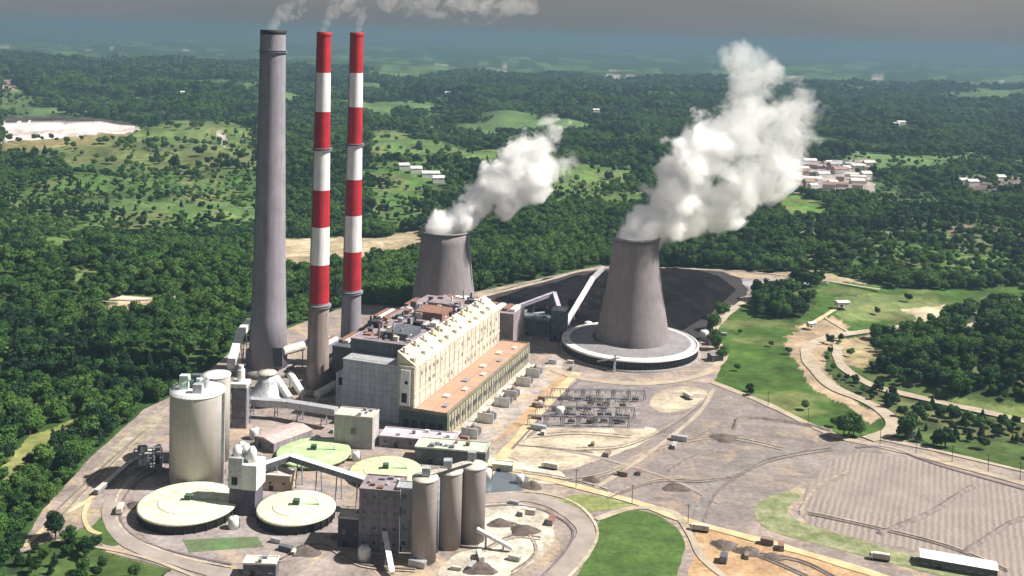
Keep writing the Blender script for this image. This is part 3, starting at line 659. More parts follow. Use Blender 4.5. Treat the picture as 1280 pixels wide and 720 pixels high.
# ------------------------------------------------------------------ steam and smoke
def plume(name, label, puffs, dens, nscale, amp, thr, fade, thin, bounces_col=(1,1,1), cat='steam'):
    """puffs: world (x,y,z,r,density factor); a closed hull, with thin-edged cloud inside"""
    o0 = Vector(puffs[0][:3]); import bmesh
    bm = bmesh.new()
    for x, y, z, r, k in puffs:
        bmesh.ops.create_icosphere(bm, subdivisions=3, radius=r*1.06, matrix=Matrix.Translation(Vector((x, y, z))-o0))
    me = bpy.data.meshes.new(name); bm.to_mesh(me); bm.free()
    o = bpy.data.objects.new(name, me); C.objects.link(o); o.location = o0
    md = o.modifiers.new('remesh', 'REMESH'); md.mode = 'VOXEL'; md.voxel_size = max(1.2, min(p[3] for p in puffs)/4)
    dg = bpy.context.evaluated_depsgraph_get(); me2 = bpy.data.meshes.new_from_object(o.evaluated_get(dg)); o.modifiers.clear(); o.data = me2
    m = bpy.data.materials.new(name+'_vapour'); m.use_nodes = True; n = m.node_tree.nodes; l = m.node_tree.links; n.clear()
    out = n.new('ShaderNodeOutputMaterial'); pv = n.new('ShaderNodeVolumePrincipled'); pv.inputs['Color'].default_value = (*bounces_col, 1); pv.inputs['Anisotropy'].default_value = 0
    l.new(pv.outputs[0], out.inputs['Volume'])
    tcn = n.new('ShaderNodeTexCoord')
    wn_ = n.new('ShaderNodeTexNoise'); wn_.inputs['Scale'].default_value = nscale*.5; wn_.inputs['Detail'].default_value = 1; l.new(tcn.outputs['Object'], wn_.inputs['Vector'])
    nt = n.new('ShaderNodeTexNoise'); nt.inputs['Scale'].default_value = nscale; nt.inputs['Detail'].default_value = 7; nt.inputs['Roughness'].default_value = .66; nt.inputs['Distortion'].default_value = .4
    l.new(tcn.outputs['Object'], nt.inputs['Vector'])
    acc = None
    for x, y, z, r, k in puffs:
        c = Vector((x, y, z))-o0
        vd = n.new('ShaderNodeVectorMath'); vd.operation = 'DISTANCE'; l.new(tcn.outputs['Object'], vd.inputs[0]); vd.inputs[1].default_value = c
        ml = n.new('ShaderNodeMath'); ml.operation = 'MULTIPLY_ADD'; l.new(vd.outputs['Value'], ml.inputs[0]); ml.inputs[1].default_value = -1/r; ml.inputs[2].default_value = 1
        if acc is None: acc = ml.outputs[0]
        else:
            mxx = n.new('ShaderNodeMath'); mxx.operation = 'SMOOTH_MAX'; l.new(acc, mxx.inputs[0]); l.new(ml.outputs[0], mxx.inputs[1]); mxx.inputs[2].default_value = .15; acc = mxx.outputs[0]
    def M2(op, a, b, c=None):
        q = n.new('ShaderNodeMath'); q.operation = op
        for i_, w in enumerate((a, b, c)):
            if w is None: continue
            if isinstance(w, (int, float)): q.inputs[i_].default_value = w
            else: l.new(w, q.inputs[i_])
        return q.outputs[0]
    # steam thins as it climbs
    dp = n.new('ShaderNodeVectorMath'); dp.operation = 'DOT_PRODUCT'; l.new(tcn.outputs['Object'], dp.inputs[0]); dp.inputs[1].default_value = fade[0]
    tt = n.new('ShaderNodeMapRange'); tt.interpolation_type = 'SMOOTHSTEP'; tt.inputs[1].default_value = fade[1]; tt.inputs[2].default_value = fade[2]; l.new(dp.outputs['Value'], tt.inputs[0]); T_ = tt.outputs[0]
    vo = n.new('ShaderNodeTexVoronoi'); vo.inputs['Scale'].default_value = nscale*1.15; vo.inputs['Detail'].default_value = 2; vo.inputs['Roughness'].default_value = .55
    wv = n.new('ShaderNodeVectorMath'); wv.operation = 'MULTIPLY_ADD'; l.new(wn_.outputs['Color'], wv.inputs[0]); wv.inputs[1].default_value = (14, 14, 14); l.new(tcn.outputs['Object'], wv.inputs[2]); l.new(wv.outputs[0], vo.inputs['Vector'])
    ns = M2('SUBTRACT', nt.outputs[0], .5)
    am = M2('MULTIPLY_ADD', T_, amp*2.2, amp)
    a1 = M2('MULTIPLY', ns, am)
    bl = M2('MULTIPLY_ADD', vo.outputs['Distance'], -.36, .15)
    a2 = M2('ADD', M2('ADD', a1, bl), acc)
    a3 = M2('MULTIPLY_ADD', T_, -.1, a2)
    mr = n.new('ShaderNodeMapRange'); mr.interpolation_type = 'SMOOTHSTEP'; mr.inputs[1].default_value = thr; mr.inputs[2].default_value = thr+.22; mr.inputs[3].default_value = 0; mr.inputs[4].default_value = dens
    l.new(a3, mr.inputs[0])
    dn = M2('MULTIPLY', mr.outputs[0], M2('MULTIPLY_ADD', T_, -thin, 1.0)); l.new(dn, pv.inputs['Density'])
    o.data.materials.clear(); o.data.materials.append(m)
    tag(o, label, cat, kind='thing'); return o
def unit(px, py, y):
    """world point on the ray through a pixel at depth y"""
    d = ray(px, py); return d*(y/d[1])+np.array([0, 0, CAMH])
def chain(keys, y, n, jit, drift=0.):
    """keys: (px,py,radius px,density) -> puffs in the wind plane, drifting away from the viewer"""
    out = []
    K = np.array(keys, float); t_ = np.linspace(0, len(K)-1, n)
    for q in t_:
        i = min(int(q), len(K)-2); f = q-i; k = K[i]*(1-f)+K[i+1]*f
        yy = y+drift*q/(len(K)-1)
        p = unit(k[0], k[1], yy); r = k[2]*yy/F
        out.append((p[0]+random.uniform(-jit, jit)*r, p[1]+random.uniform(-jit, jit)*r, p[2]+random.uniform(-jit, jit)*r, r, k[3]))
    return out
yT = tw1[1]+oy
mouth = chain([(776,300,15,1),(784,294,20,1),(796,292,22,1),(810,294,20,1),(822,300,14,1)], yT-4, 6, .1, 6)
big = chain([(790,304,29,1),(802,292,35,1),(828,270,40,1),(848,244,50,1),(866,214,54,1),(886,186,50,1)], yT, 10, .1, 15)
big += chain([(846,278,30,1),(880,268,38,1),(910,252,42,1),(940,226,42,1),(966,198,42,1),(990,168,40,1)], yT+5, 9, .12, 20)
big += chain([(896,190,42,1),(925,168,40,1),(946,140,38,1),(952,112,36,1),(936,88,34,1),(922,78,28,1)], yT+10, 8, .12, 20)
big += chain([(965,150,42,1),(992,124,38,1),(1006,160,34,1)], yT+12, 4, .15, 10)
plume('steam_plume', 'large billowing white steam plume pouring from the larger cooling tower', [(x, y, z, r*1.04, k) for x, y, z, r, k in mouth+big], .32, .034, 1.5, .05, ((.75,0,.75), 55, 170), .9)
yT = tw2[1]
mouth = chain([(540,284,13,1),(556,280,17,1),(574,284,14,1)], yT-4, 4, .1, 6)
sm = chain([(556,286,28,1),(575,272,26,1),(600,252,28,1),(620,228,30,1),(642,208,30,.95),(664,188,28,.9),(684,172,26,.8),(698,160,20,.7)], yT, 12, .12, 15)
sm += chain([(630,255,24,.8),(650,232,26,.6),(680,212,26,.45),(706,200,20,.4)], yT, 6, .2, 10)
plume('steam_plume', 'smaller white steam plume trailing from the plain cooling tower behind the boiler house', [(x, y, z, r*1.08, k) for x, y, z, r, k in mouth+sm], .32, .046, 1.4, .05, ((.8,0,.7), 60, 150), .85)
for (bx, by), lab, ks in ((st1, 'faint pale smoke leaving the plain grey chimney', [(342,34,12,.6),(352,18,16,.5),(372,2,20,.45)]),
                          (st2, 'faint pinkish smoke leaving the nearest striped chimney', [(405,36,8,.7),(412,20,13,.55),(424,2,18,.5)]),
                          (st3, 'faint smoke leaving the striped chimney beside the boiler house', [(449,36,8,.7),(452,22,12,.55),(440,4,18,.5)])):
    plume('chimney_smoke', lab, chain(ks, by, 5, .1), .028, .09, 2.2, .1, ((0,0,1), -5, 25), .5, (1, .93, .92), 'smoke')
plume('smoke_cloud', 'pale drifting smoke cloud above the horizon between the chimneys and the steam', chain([(490,-4,20,.6),(530,2,20,.7),(570,4,22,.8),(600,8,24,.8),(630,2,22,.7),(665,0,18,.5)], 900, 9, .15), .018, .05, 2.8, .1, ((0,0,1), -500, -400), .3, (1,.98,.96), 'smoke')

# ------------------------------------------------------------------ power house
PA = math.radians(19)
def LW(u, v): return (-35-math.cos(PA)*u+math.sin(PA)*v, 641+math.sin(PA)*u+math.cos(PA)*v)
# local frame of the root: +x right (=-u), +y far (=v)
RZ = -PA
t = thing('power_house', 'huge stepped boiler and turbine hall with yellow facade and orange-brown roof', 'power station', (-35, 641), RZ)
def U(u0, u1, v0, v1, z0, z1, mb=None, mi=0):
    mb = mb or MB(); return mb.box(-u1, -u0, v0, v1, z0, z1, mi)
U(0, 33, 0, 165, 0, 13).build('turbine_hall', DKGREEN, t)
TR = U(0, 23, 0, 165, 13, 13.4).build('turbine_roof', ORANGE, t)
for k in range(9):
    MB().box(-15 if k % 2 else -8, -11 if k % 2 else -5, 10+k*17, 16+k*17, 13.41, 14.3).build('skylight' if k % 3 else 'roof_fan', CONC_LT if k % 3 else STEEL, TR)
pr = MB(); pr.box(-.5, .3, -.3, 165, 12.6, 14.6); pr.box(-33, .3, -.6, .1, 12.2, 14.2); pr.box(-23, .3, 164.9, 165.6, 12, 14.2)
pr.build('parapet', mat('parapet_coping', (.2,.17,.12), .8), t)
sf = MB()
sf.box(.02, .5, 0, 165, 0, 11.6)
for k in range(34): sf.box(.5, 1, k*4.85+1, k*4.85+1.8, 0, 12)
sf.build('side_cladding', mat('khaki_cladding', (.36,.34,.25), .7, .25, .12, .3), t)
for k in range(16): MB().box(1.02, 1.2, 4+k*10, 10+k*10, 4.5, 8).build('window', GLASS, t)
for k in range(5): MB().box(-30+k*6, -26.5+k*6, -.5, -.02, 0, 6).build('loading_door', DARK, t)
# deaerator bay: tall yellow face
U(23, 34, 0, 160, 13, 40).build('yellow_bay', YELLOW, t)
for k in range(24):
    for j in range(3):
        if random.random() < .4: MB().box(-23, -22.7, 4+k*6.4, 6.5+k*6.4, 17+j*7.5, 19.4+j*7.5).build('bay_window', mat('dull_window', (.2,.19,.16), .5), t)
p_ = MB()
for k in range(20): p_.box(-23.02, -22.7, 1+k*8.2, 1.6+k*8.2, 13.4, 40)
for z in (22, 38.8): p_.box(-22.95, -22.5, .3, 160, z, z+.6)
p_.build('pilasters', YELLOW, t)
e_ = MB(); e_.box(-32, -25.5, -1.2, 0, 15, 38, 0)
e_.build('end_panel', WHITE, t)
MB().box(-31, -27.5, -1.6, -1.1, 17, 23).build('end_opening', DARK, t); MB().box(-29, -27, -1.5, -1.1, 29, 31).build('end_opening', DARK, t)
# sloping transfer roof with silo tops / ducts
rf = MB(); rf.add([(-23,2,40.02),(-36,2,48.6),(-36,160,48.6),(-23,160,40.02),(-36,2,39),(-36,160,39)], [(0,3,2,1),(0,1,4),(3,5,2)])
SR = rf.build('sloping_roof', mat('yellow_grey_roofing', (.48,.43,.33), .8, .3, .12), t)
for k in range(11):
    b = MB(); v = 8+k*13.7+random.uniform(-3, 3)
    b.tube((-26.5, v, 40.5), (-26.5, v, 43.6+random.random()), 1.3+random.random(), 12); b.cbox(-32, v+4, 44.5, 3, 4+random.random()*4, 2+random.random()*1.5)
    b.tube((-33, v, 47), (-33, v, 50.5), 1.2, 10)
    b.build('dust_collector', [YELLOW, CONC_LT, WPAINT, mat('dull_yellow_steel', (.5,.45,.3), .7)][k % 4], SR)
# boiler block
U(33, 77, 6, 150, 0, 37).build('boiler_house', BLUEGREY, t)
U(77, 84, 10, 60, 0, 26).build('annexe', BLUEGREY, t)
MB().box(-82, -79.5, 9.6, 10, 18, 23).build('annexe_opening', DARK, t)
U(33.5, 80, 22, 150, 37, 46).build('upper_storey', SLATE, t)
BR = U(33.2, 80.5, 21.5, 150.5, 46, 46.6).build('boiler_roof', PINKROOF, t)
MB().box(-77.3, -33, 5.6, 22, 37, 37.5).build('lower_roof', SILVER, t)
g = MB()
for v in (5.7, 21.4):
    z = 37.5 if v < 10 else 46.6
    for k in range(19): g.bar((-70+k*2, v, z), (-70+k*2, v, z+1.2), .12)
    g.bar((-70, v, z+1.2), (-34, v, z+1.2), .15)
g.build('railing', STEEL, t)
for k in range(110):
    u = random.uniform(37, 78); v = random.uniform(24, 146); z = 46.6; b = MB(); q = random.random()
    if q < .45: b.cbox(-u, v, z, random.uniform(1.5, 6), random.uniform(1.5, 6), random.uniform(1, 5))
    elif q < .7: b.lathe([(1.6, z), (1.6, z+2.4), (2.2, z+2.6), (2.2, z+3.4)], 14, x=-u, y=v)
    elif q < .85:
        L_ = random.uniform(6, 16); a = random.choice((0, PI/2))
        b.tube((-u, v, z+1.6), (-u+L_*math.cos(a)*.5, v+L_*math.sin(a)*.5, z+1.6), .9, 10); b.cbox(-u, v, z, .6, .6, 1.6)
    else:
        b.tube((-u, v, z), (-u, v, z+random.uniform(5, 10)), .7, 10)
    if k < 95: b.build('roof_unit', random.choice([PINKROOF, WHITE, CONC_LT, SLATE, SILVER, RUST, DARK]), BR)
# penthouses
for (u0, u1, v0, v1, zt, mm_) in ((42, 60, 30, 52, 55, SLATE), (40, 62, 84, 104, 56, RUST), (44, 66, 118, 140, 54, PINKROOF)):
    U(u0, u1, v0, v1, 46.6, zt-4).build('penthouse', mm_, t)
# electrostatic precipitators and ducts behind, left of the boiler block
def precip(label, u, v, w, d, h, m):
    x, y = LW(u, v); q = thing('precipitator', label, 'precipitator', (x, y), RZ, 'precipitators')
    MB().box(-w/2, w/2, -d/2, d/2, 8, h).build('casing', m, q)
    l_ = MB()
    for i in range(5):
        for j in (-1, 1): l_.bar((-w/2+1+i*(w-2)/4, j*(d/2-1), 0), (-w/2+1+i*(w-2)/4, j*(d/2-1), 8), .8)
    l_.build('legs_frame', STEEL, q)
    hp = MB()
    for i in range(4):
        x0 = -w/2+w*i/4
        hp.add([(x0+.3,-d/2+.5,8),(x0+w/4-.3,-d/2+.5,8),(x0+w/4-.3,d/2-.5,8),(x0+.3,d/2-.5,8),(x0+w/8,0,3)], [(0,4,1),(1,4,2),(2,4,3),(3,4,0)])
    hp.build('hopper', STEEL, q)
    for i in range(4):
        MB().cbox(-w/2+w*(i+.5)/4, 0, h, w/6, d*.6, 2.2).build('rapper_housing', WHITE if i % 2 else RUST, q)
precip('dark precipitator between the two striped chimneys', 100, 70, 18, 40, 30, SLATE)
precip('dark precipitator behind the nearest striped chimney', 104, 110, 18, 44, 28, SLATE)
precip('grey precipitator right beside the plain chimney', 128, 74, 14, 26, 24, STEEL)
precip('dark precipitator against the left side of the boiler house', 98, 118, 16, 40, 36, SLATE)
precip('rust-topped precipitator behind the chimney nearest the boiler house', 92, 165, 22, 36, 34, PINKROOF)
precip('mauve precipitator behind the boiler house roof', 60, 180, 30, 40, 36, PINKROOF)
precip('pinkish precipitator at the far end of the boiler house', 30, 190, 26, 28, 32, PINKROOF)

# ------------------------------------------------------------------ low turbine annexes
def block(name, label, cat, px, py, w, d, h, rz, wall, roof, ridge=0, windows=None, extra=None, group=None, parapet=True):
    """a building with its near bottom centre at the pixel"""
    x, y = at0(px, py); q = thing(name, label, cat, (x, y), rz, group)
    MB().box(-w/2, w/2, 0, d, 0, h).build('walls', wall, q)
    if ridge: MB().gable(-w/2-.4, w/2+.4, -.4, d+.4, 0, h+.02, h+ridge, along='x' if w > d else 'y').build('roof', roof, q); rfo = q.children[-1]
    else:
        r = MB().box(-w/2-.15, w/2+.15, -.15, d+.15, h, h+.35)
        if parapet:
            for (a, b, c, e) in ((-w/2-.2, w/2+.2, -.2, .3), (-w/2-.2, w/2+.2, d-.3, d+.2), (-w/2-.2, -w/2+.3, .3, d-.3), (w/2-.3, w/2+.2, .3, d-.3)): r.box(a, b, c, e, h+.353, h+.9)
        rfo = r.build('roof', roof, q)
    if windows:
        nx, nz_, ww, wh = windows
        for i in range(nx):
            for j in range(nz_):
                xx = -w/2+w*(i+.5)/nx; zz = h*(j+.55)/nz_
                wo_ = MB().box(xx-ww/2, xx+ww/2, -.08, .02, zz-wh/2, zz+wh/2).build('window', GLASS, q)
                MB().box(xx-ww/2-.15, xx+ww/2+.15, -.2, .02, zz-wh/2-.2, zz-wh/2-.02).build('sill', CONC_LT, wo_)
    MB().box(-w*.3, -w*.3+min(2.4, w*.2), -.12, .02, 0, min(3, h*.5)).build('door', DARK, q)
    if extra: extra(rfo, w, d, h)
    return q
def vents(n):
    def f(q, w, d, h):
        for k in range(n):
            MB().cbox(random.uniform(-w*.4, w*.4), random.uniform(d*.15, d*.85), h+.3, random.uniform(1, 3), random.uniform(1, 3), random.uniform(.8, 2.2)).build('roof_vent', random.choice([SILVER, WHITE, STEEL, RUST]), q)
    return f
block('switchgear_building', 'small pale grey block with one dark window in front of the boiler house', 'building', 441, 560, 24, 14, 19, math.radians(-9), mat('pale_grey_render', (.4,.39,.39), .8, .15, .2, .3), CONC_LT, windows=(1,1,3,4), extra=vents(4))
block('turbine_annexe', 'long low mauve roofed annexe at the foot of the dark green wall', 'building', 520, 562, 46, 15, 6, math.radians(-9), MAUVE, mat('mauve_roofing', (.42,.38,.42), .8, .2, .1), windows=(6,1,2,2), extra=vents(5))
block('workshop_building', 'long low building with pale green-grey roof behind the silos', 'building', 562, 582, 42, 15, 9, math.radians(-8), SLATE, mat('sage_roofing', (.42,.46,.38), .8, .25, .15), windows=(7,1,2,3), extra=vents(8))
block('store_shed', 'pink-roofed sloping shed between the duct bridge and the round green tank', 'shed', 330, 562, 18, 30, 6, math.radians(-38), MAUVE, mat('pink_tin_roof', (.48,.38,.36), .7, .2, .3, grid=(2,30,.2)), ridge=1.5, windows=(3,1,1.5,1.5))
block('store_shed', 'tan shed under the bend of the white conveyor gallery', 'shed', 346, 614, 15, 11, 8, math.radians(-5), mat('tan_block', (.5,.4,.28), .85, .2, .2, .2), CONC_LT, windows=(2,1,1.5,1.5))
block('gatehouse', 'small flat-roofed hut at the bottom edge below the lawn', 'hut', 324, 722, 15, 7, 6, 0, SLATE, mat('cream_tin', (.62,.58,.48), .7), windows=(3,1,2,2), extra=vents(2))
block('crusher_house', 'tall mauve-grey building adjoining the row of silos', 'building', 473, 690, 20, 17, 30, math.radians(-6), MAUVE, PINKROOF, windows=(4,4,1.4,1.6), extra=vents(7))
block('pump_house', 'dark blockhouse tucked against the mauve-grey building', 'building', 437, 684, 12, 9, 14, math.radians(-6), mat('dark_purple_block', (.07,.06,.09), .8), CONC_LT, windows=(2,1,1.5,2), extra=vents(2))
block('motor_house', 'narrow grey stair tower between the mauve-grey building and the silos', 'tower', 504, 690, 8, 8, 31, math.radians(-6), mat('tower_grey', (.3,.3,.33), .8, .2, .2, .3), SILVER, windows=(1,4,2,2))
block('long_warehouse', 'long low white-roofed shed at the bottom right by the furrowed field', 'shed', 1198, 716, 34, 9, 4.5, math.radians(-19), SLATE, WHITE, ridge=1.2, windows=(7,1,2,1.5))
block('site_hut', 'bright white hut on the grassy slope right of the coal', 'hut', 1055, 384, 12, 8, 4.5, math.radians(10), WHITE, WHITE, ridge=1)
block('site_hut', 'pale little hut beside the pale track on the slope', 'hut', 1016, 409, 7, 5, 3.5, math.radians(20), CONC_LT, WHITE, ridge=1)
block('control_cabin', 'small dark cabin beside the right-hand road junction', 'cabin', 1140, 548, 5, 4, 4, .3, SLATE, STEEL)
block('farm_building', 'lone white farm building on the hilltop right of the steam', 'building', 1057, 303, 26, 18, 9, .1, WHITE, WHITE, ridge=3)
block('tank_farm_shed', 'grey shed beside the grassy slope at the end of the tower ring road', 'shed', 897, 452, 10, 8, 5, .3, SLATE, PINKROOF, ridge=1)
block('chlorination_house', 'small pink-walled house between basin and grassy slope', 'hut', 893, 432, 9, 7, 5, .2, PINKROOF, RUST)
block('transfer_tower', 'dark grey junction tower where the black conveyors meet', 'tower', 697, 424, 12, 12, 24, math.radians(-15), mat('teal_grey_cladding', (.12,.15,.17), .7, .2, .2, .3), SILVER, windows=(2,3,2,2))
block('breaker_house', 'teal-grey building below the long coal conveyors', 'building', 668, 420, 26, 16, 14, math.radians(-15), mat('teal_block', (.13,.17,.17), .7, .25, .15, .3), mat('teal_roof', (.2,.25,.25), .8), windows=(4,2,2,2), extra=vents(5))
block('coal_shed', 'low dark shed at the far end of the power house', 'shed', 636, 408, 22, 20, 10, math.radians(-15), SLATE, mat('green_grey_roof', (.2,.24,.18), .8), extra=vents(4))
block('limestone_hut', 'little white hut standing left of the large basin', 'hut', 727, 404, 8, 7, 5, 0, WHITE, WHITE, ridge=2)
block('water_plant', 'pale low building beside the settling pond', 'building', 628, 590, 12, 6, 3.5, math.radians(-10), CONC_LT, CREAM)

# ------------------------------------------------------------------ round tanks
def tank(label, px, py, r, h, roofm, wallm):
    x, y = at0(px, py); q = thing('round_tank', label, 'tank', (x, y), 0, 'round covered tanks')
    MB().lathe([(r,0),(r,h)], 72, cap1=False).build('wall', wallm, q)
    MB().lathe([(r+.1,h-.9),(r+.9,h-.8),(r+.9,h+.1),(r,h+.3),(r*.5,h+1),(1.5,h+1.7)], 72).build('roof', roofm, q)
    ro = q.children[-1]; MB().cbox(0, 0, h+1.5, 3.2, 3.2, 2.8).build('centre_housing', mat('mossy_steel', (.05,.1,.06), .8), ro)
    MB().bar((1.5, .5, h+1.5), (r*.6, 2, h+1.4), 1.6, .5).build('walkway', mat('green_grating', (.28,.42,.25), .7), ro)
    b_ = MB(); b_.lathe([(r*.62, h+.78), (r*.62, h+1.05), (r*.6, h+1.05), (r*.6, h+.8)], 60, cap0=False, cap1=False)
    for k in range(14):
        a = 2*PI*k/14+.1; b_.bar((2*math.cos(a), 2*math.sin(a), h+1.72), (r*.5*math.cos(a), r*.5*math.sin(a), h+1.05), .25, .12).bar((r*.5*math.cos(a), r*.5*math.sin(a), h+1.05), (r*math.cos(a), r*math.sin(a), h+.38), .25, .12)
    b_.build('roof_ribs', mat('dull_roof_rib', (.45,.46,.36), .8), ro)
    s = MB()
    for k in range(28):
        a = 2*PI*k/28; s.bar(((r+.4)*math.cos(a), (r+.4)*math.sin(a), 0), ((r+.4)*math.cos(a), (r+.4)*math.sin(a), h-.5), .5)
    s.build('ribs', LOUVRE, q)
    rl = MB()
    for k in range(40):
        a = 2*PI*k/40; rl.bar(((r+.7)*math.cos(a), (r+.7)*math.sin(a), h+.1), ((r+.7)*math.cos(a), (r+.7)*math.sin(a), h+1.2), .12)
    rl.build('railing', STEEL, q)
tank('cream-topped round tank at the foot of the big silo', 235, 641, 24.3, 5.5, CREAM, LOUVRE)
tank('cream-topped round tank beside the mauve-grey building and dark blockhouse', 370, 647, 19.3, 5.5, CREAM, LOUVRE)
tank('pale green-topped round tank in front of the duct bridge', 392, 570, 21, 2.5, GREENR, CONC)
tank('green and tan round tank behind the tall mauve-grey building', 482, 594, 20, 2.5, mat('faded_green_roofing', (.32,.42,.22), .8, .3, .06, dirt=(.46,.42,.3)), CONC)

# ------------------------------------------------------------------ silos
def silo(label, px, py, r, h, m, top=None, group=None):
    x, y = at0(px, py); q = thing('silo', label, 'silo', (x, y), 0, group)
    MB().lathe([(r,0),(r,h)], 56, cap1=False).build('barrel', m, q)
    MB().lathe([(r+.02,h-.2),(r+.35,h-.1),(r+.35,h+.5),(r*.5,h+.9),(.2,h+1.1)], 56).build('roof', top or WHITE, q)
    return q
SILOM = mat('silo_concrete', (.47,.44,.41), .85, .1, .1, .14)
SILOP = mat('pinkish_silo_concrete', (.31,.27,.265), .85, .1, .1, .14)
q = silo('huge pale cylindrical silo with a cluster of machinery on its white top', 246, 600, 14.8, 50.5, SILOM)
for k in range(11):
    a = random.uniform(0, 2*PI); r = random.uniform(1, 10); b = MB(); z = 51.3; x, y = r*math.cos(a), 3+r*math.sin(a)*.9
    if k % 3 == 0: b.cbox(x, y, z, 5, 4, random.uniform(4, 8))
    elif k % 3 == 1: b.tube((x, y, z), (x, y, z+random.uniform(3, 7)), 1.8, 14)
    else: b.tube((x, y, z+3), (x+4, y+1, z+6), .8, 10); b.bar((x, y, z), (x, y, z+3), .5)
    b.build('roof_machine', [WHITE, mat('pale_mint_steel', (.45,.58,.5), .6), SILVER, SLATE][k % 4], q)
rl = MB()
for k in range(40):
    a = 2*PI*k/40; rl.bar((14.9*math.cos(a), 14.9*math.sin(a), 51), (14.9*math.cos(a), 14.9*math.sin(a), 52.2), .14)
rl.lathe([(14.85,52.1),(15,52.1),(15,52.3),(14.85,52.3)], 40, cap0=False, cap1=False); rl.build('railing', SILVER, q)
MB().bar((15.2,-3,0),(15.2,-3,51),1.4).build('ladder', SILVER, q)
silo('pale silo half hidden behind the huge one', 269, 574, 8, 50, SILOM)
silo('front silo of the row by the lime-covered ground', 529, 700, 6, 40, SILOP, CONC_LT, 'row of tall silos')
silo('middle silo of the row by the lime-covered ground', 561, 682, 5.8, 37.5, SILOP, CONC_LT, 'row of tall silos')
silo('rear silo of the row by the lime-covered ground', 590, 674, 6.2, 37.5, SILOP, CONC_LT, 'row of tall silos')
for (px, py, r, hh, lb) in ((545, 690, 3.2, 40, 'slim dark pipe stack between the front and middle silos'), ):
    x, y = at0(px, py); o = MB().lathe([(1.1,0),(1.1,hh)], 20).lathe([(1.5,hh-1),(1.5,hh+1)], 20).build('pipe_stack', STEEL, None, (x, y, 0)); tag(o, lb, 'pipe')
# gantry joining the silo tops
x0, y0 = at0(529, 700); x1, y1 = at0(590, 674)
q = thing('silo_gantry', 'steel walkway with feeder housings across the tops of the silo row', 'walkway', (x0, y0), 0, z=41)
dx, dy = x1-x0, y1-y0
MB().bar((0,0,.8),(dx,dy,-.6),3,.5).build('deck', CONC_LT, q)
for f in (.02, .45, .95): MB().cbox(dx*f, dy*f, .6, 4, 4, 3.6).build('feeder_housing', random.choice([SILVER, WHITE]), q)
rl = MB()
for k in range(16):
    f = k/15; rl.bar((dx*f, dy*f-1.5, .8-f*1.4), (dx*f, dy*f-1.5, 2-f*1.4), .12)
rl.bar((0,-1.5,2),(dx,dy-1.5,.6),.12); rl.build('railing', STEEL, q)

# ------------------------------------------------------------------ conveyors and galleries
def gallery(name, label, pts, w, h, m, roofm, every=14., cat='conveyor'):
    """pts: list of (px,py of the ground point below, height)"""
    P_ = [Vector((*at0(a, b), z)) for a, b, z in pts]; o = P_[0].copy(); o.z = 0
    q = thing(name, label, cat, (o.x, o.y)); P_ = [p-o for p in P_]
    g = MB(); rf = MB(); lg = MB()
    for a, b in zip(P_, P_[1:]):
        g.bar(a+Vector((0,0,h/2)), b+Vector((0,0,h/2)), w, h); rf.bar(a+Vector((0,0,h+.2)), b+Vector((0,0,h+.2)), w+.6, .35)
        n_ = max(1, int((b-a).length/every))
        for k in range(n_):
            c = a.lerp(b, (k+.5)/n_); lg = MB(); d = (b-a).normalized(); s = Vector((-d.y, d.x, 0)).normalized()*(w/2)
            if c.z > 1.5:
                for sg in (-1, 1): lg.bar((c+s*sg*1.5)*1 if False else Vector(((c+s*sg*1.5).x, (c+s*sg*1.5).y, 0)), c+s*sg, .5)
                lg.bar(Vector((c.x, c.y, c.z*.5))+s*1.25, Vector((c.x, c.y, c.z*.5))-s*1.25, .35)
                lg.build('trestle', STEEL, q)
    g.build('gallery', m, q); rf.build('roof', roofm, q)
    return q
gallery('conveyor_gallery', 'bent white-roofed conveyor gallery crossing between the round tanks', [(326,612,11),(362,604,13),(462,640,14)], 3.4, 3, SLATE, WHITE)
gallery('inclined_conveyor', 'steep pale conveyor climbing beside the large cooling tower', [(706,412,2),(740,390,30),(752,388,38)], 3.4, 3, mat('pale_mauve_steel', (.5,.46,.5), .7), WPAINT, 12)
gallery('yard_conveyor', 'upper mauve conveyor running across the coal yard', [(600,406,6),(640,402,10),(692,396,20)], 3, 2.6, mat('mauve_steel', (.3,.26,.34), .7), mat('mauve_tin', (.4,.36,.45), .7))
gallery('yard_conveyor', 'lower dark grey conveyor of the coal yard', [(612,412,7),(640,410,8),(680,408,10)], 3, 2.4, SLATE, mat('blue_grey_tin', (.25,.28,.34), .7))
gallery('yard_conveyor', 'short conveyor dropping down the right side of the junction tower', [(692,396,20),(700,420,18)], 3, 2.6, mat('mauve_steel', (.3,.26,.34), .7), mat('mauve_tin', (.4,.36,.45), .7))
gallery('duct_bridge', 'long grey duct bridge from the plain chimney to the pale grey block', [(300,520,8),(360,524,8),(420,536,9)], 5, 4, SILVER, SILVER, 16, 'bridge')
gallery('discharge_chute', 'white sloping chute in front of the mauve-grey building', [(480,692,9),(490,722,1)], 2, 1.8, WHITE, WHITE)
gallery('link_conveyor', 'white inclined conveyor rising from the lime ground to the rear silo', [(640,690,1),(596,684,8)], 1.6, 1.4, WPAINT, WPAINT, 8)
gallery('flue_gallery', 'pale sloping flue left of the plain chimney foot', [(288,486,14),(300,460,24),(312,448,26)], 5, 4.5, WHITE, WHITE, 9, 'duct')
gallery('belt_conveyor', 'low ground conveyor from the stony slope to the huge silo', [(120,620,1),(160,590,3),(200,575,7)], 2.2, 2, STEEL, CONC_LT, 10)
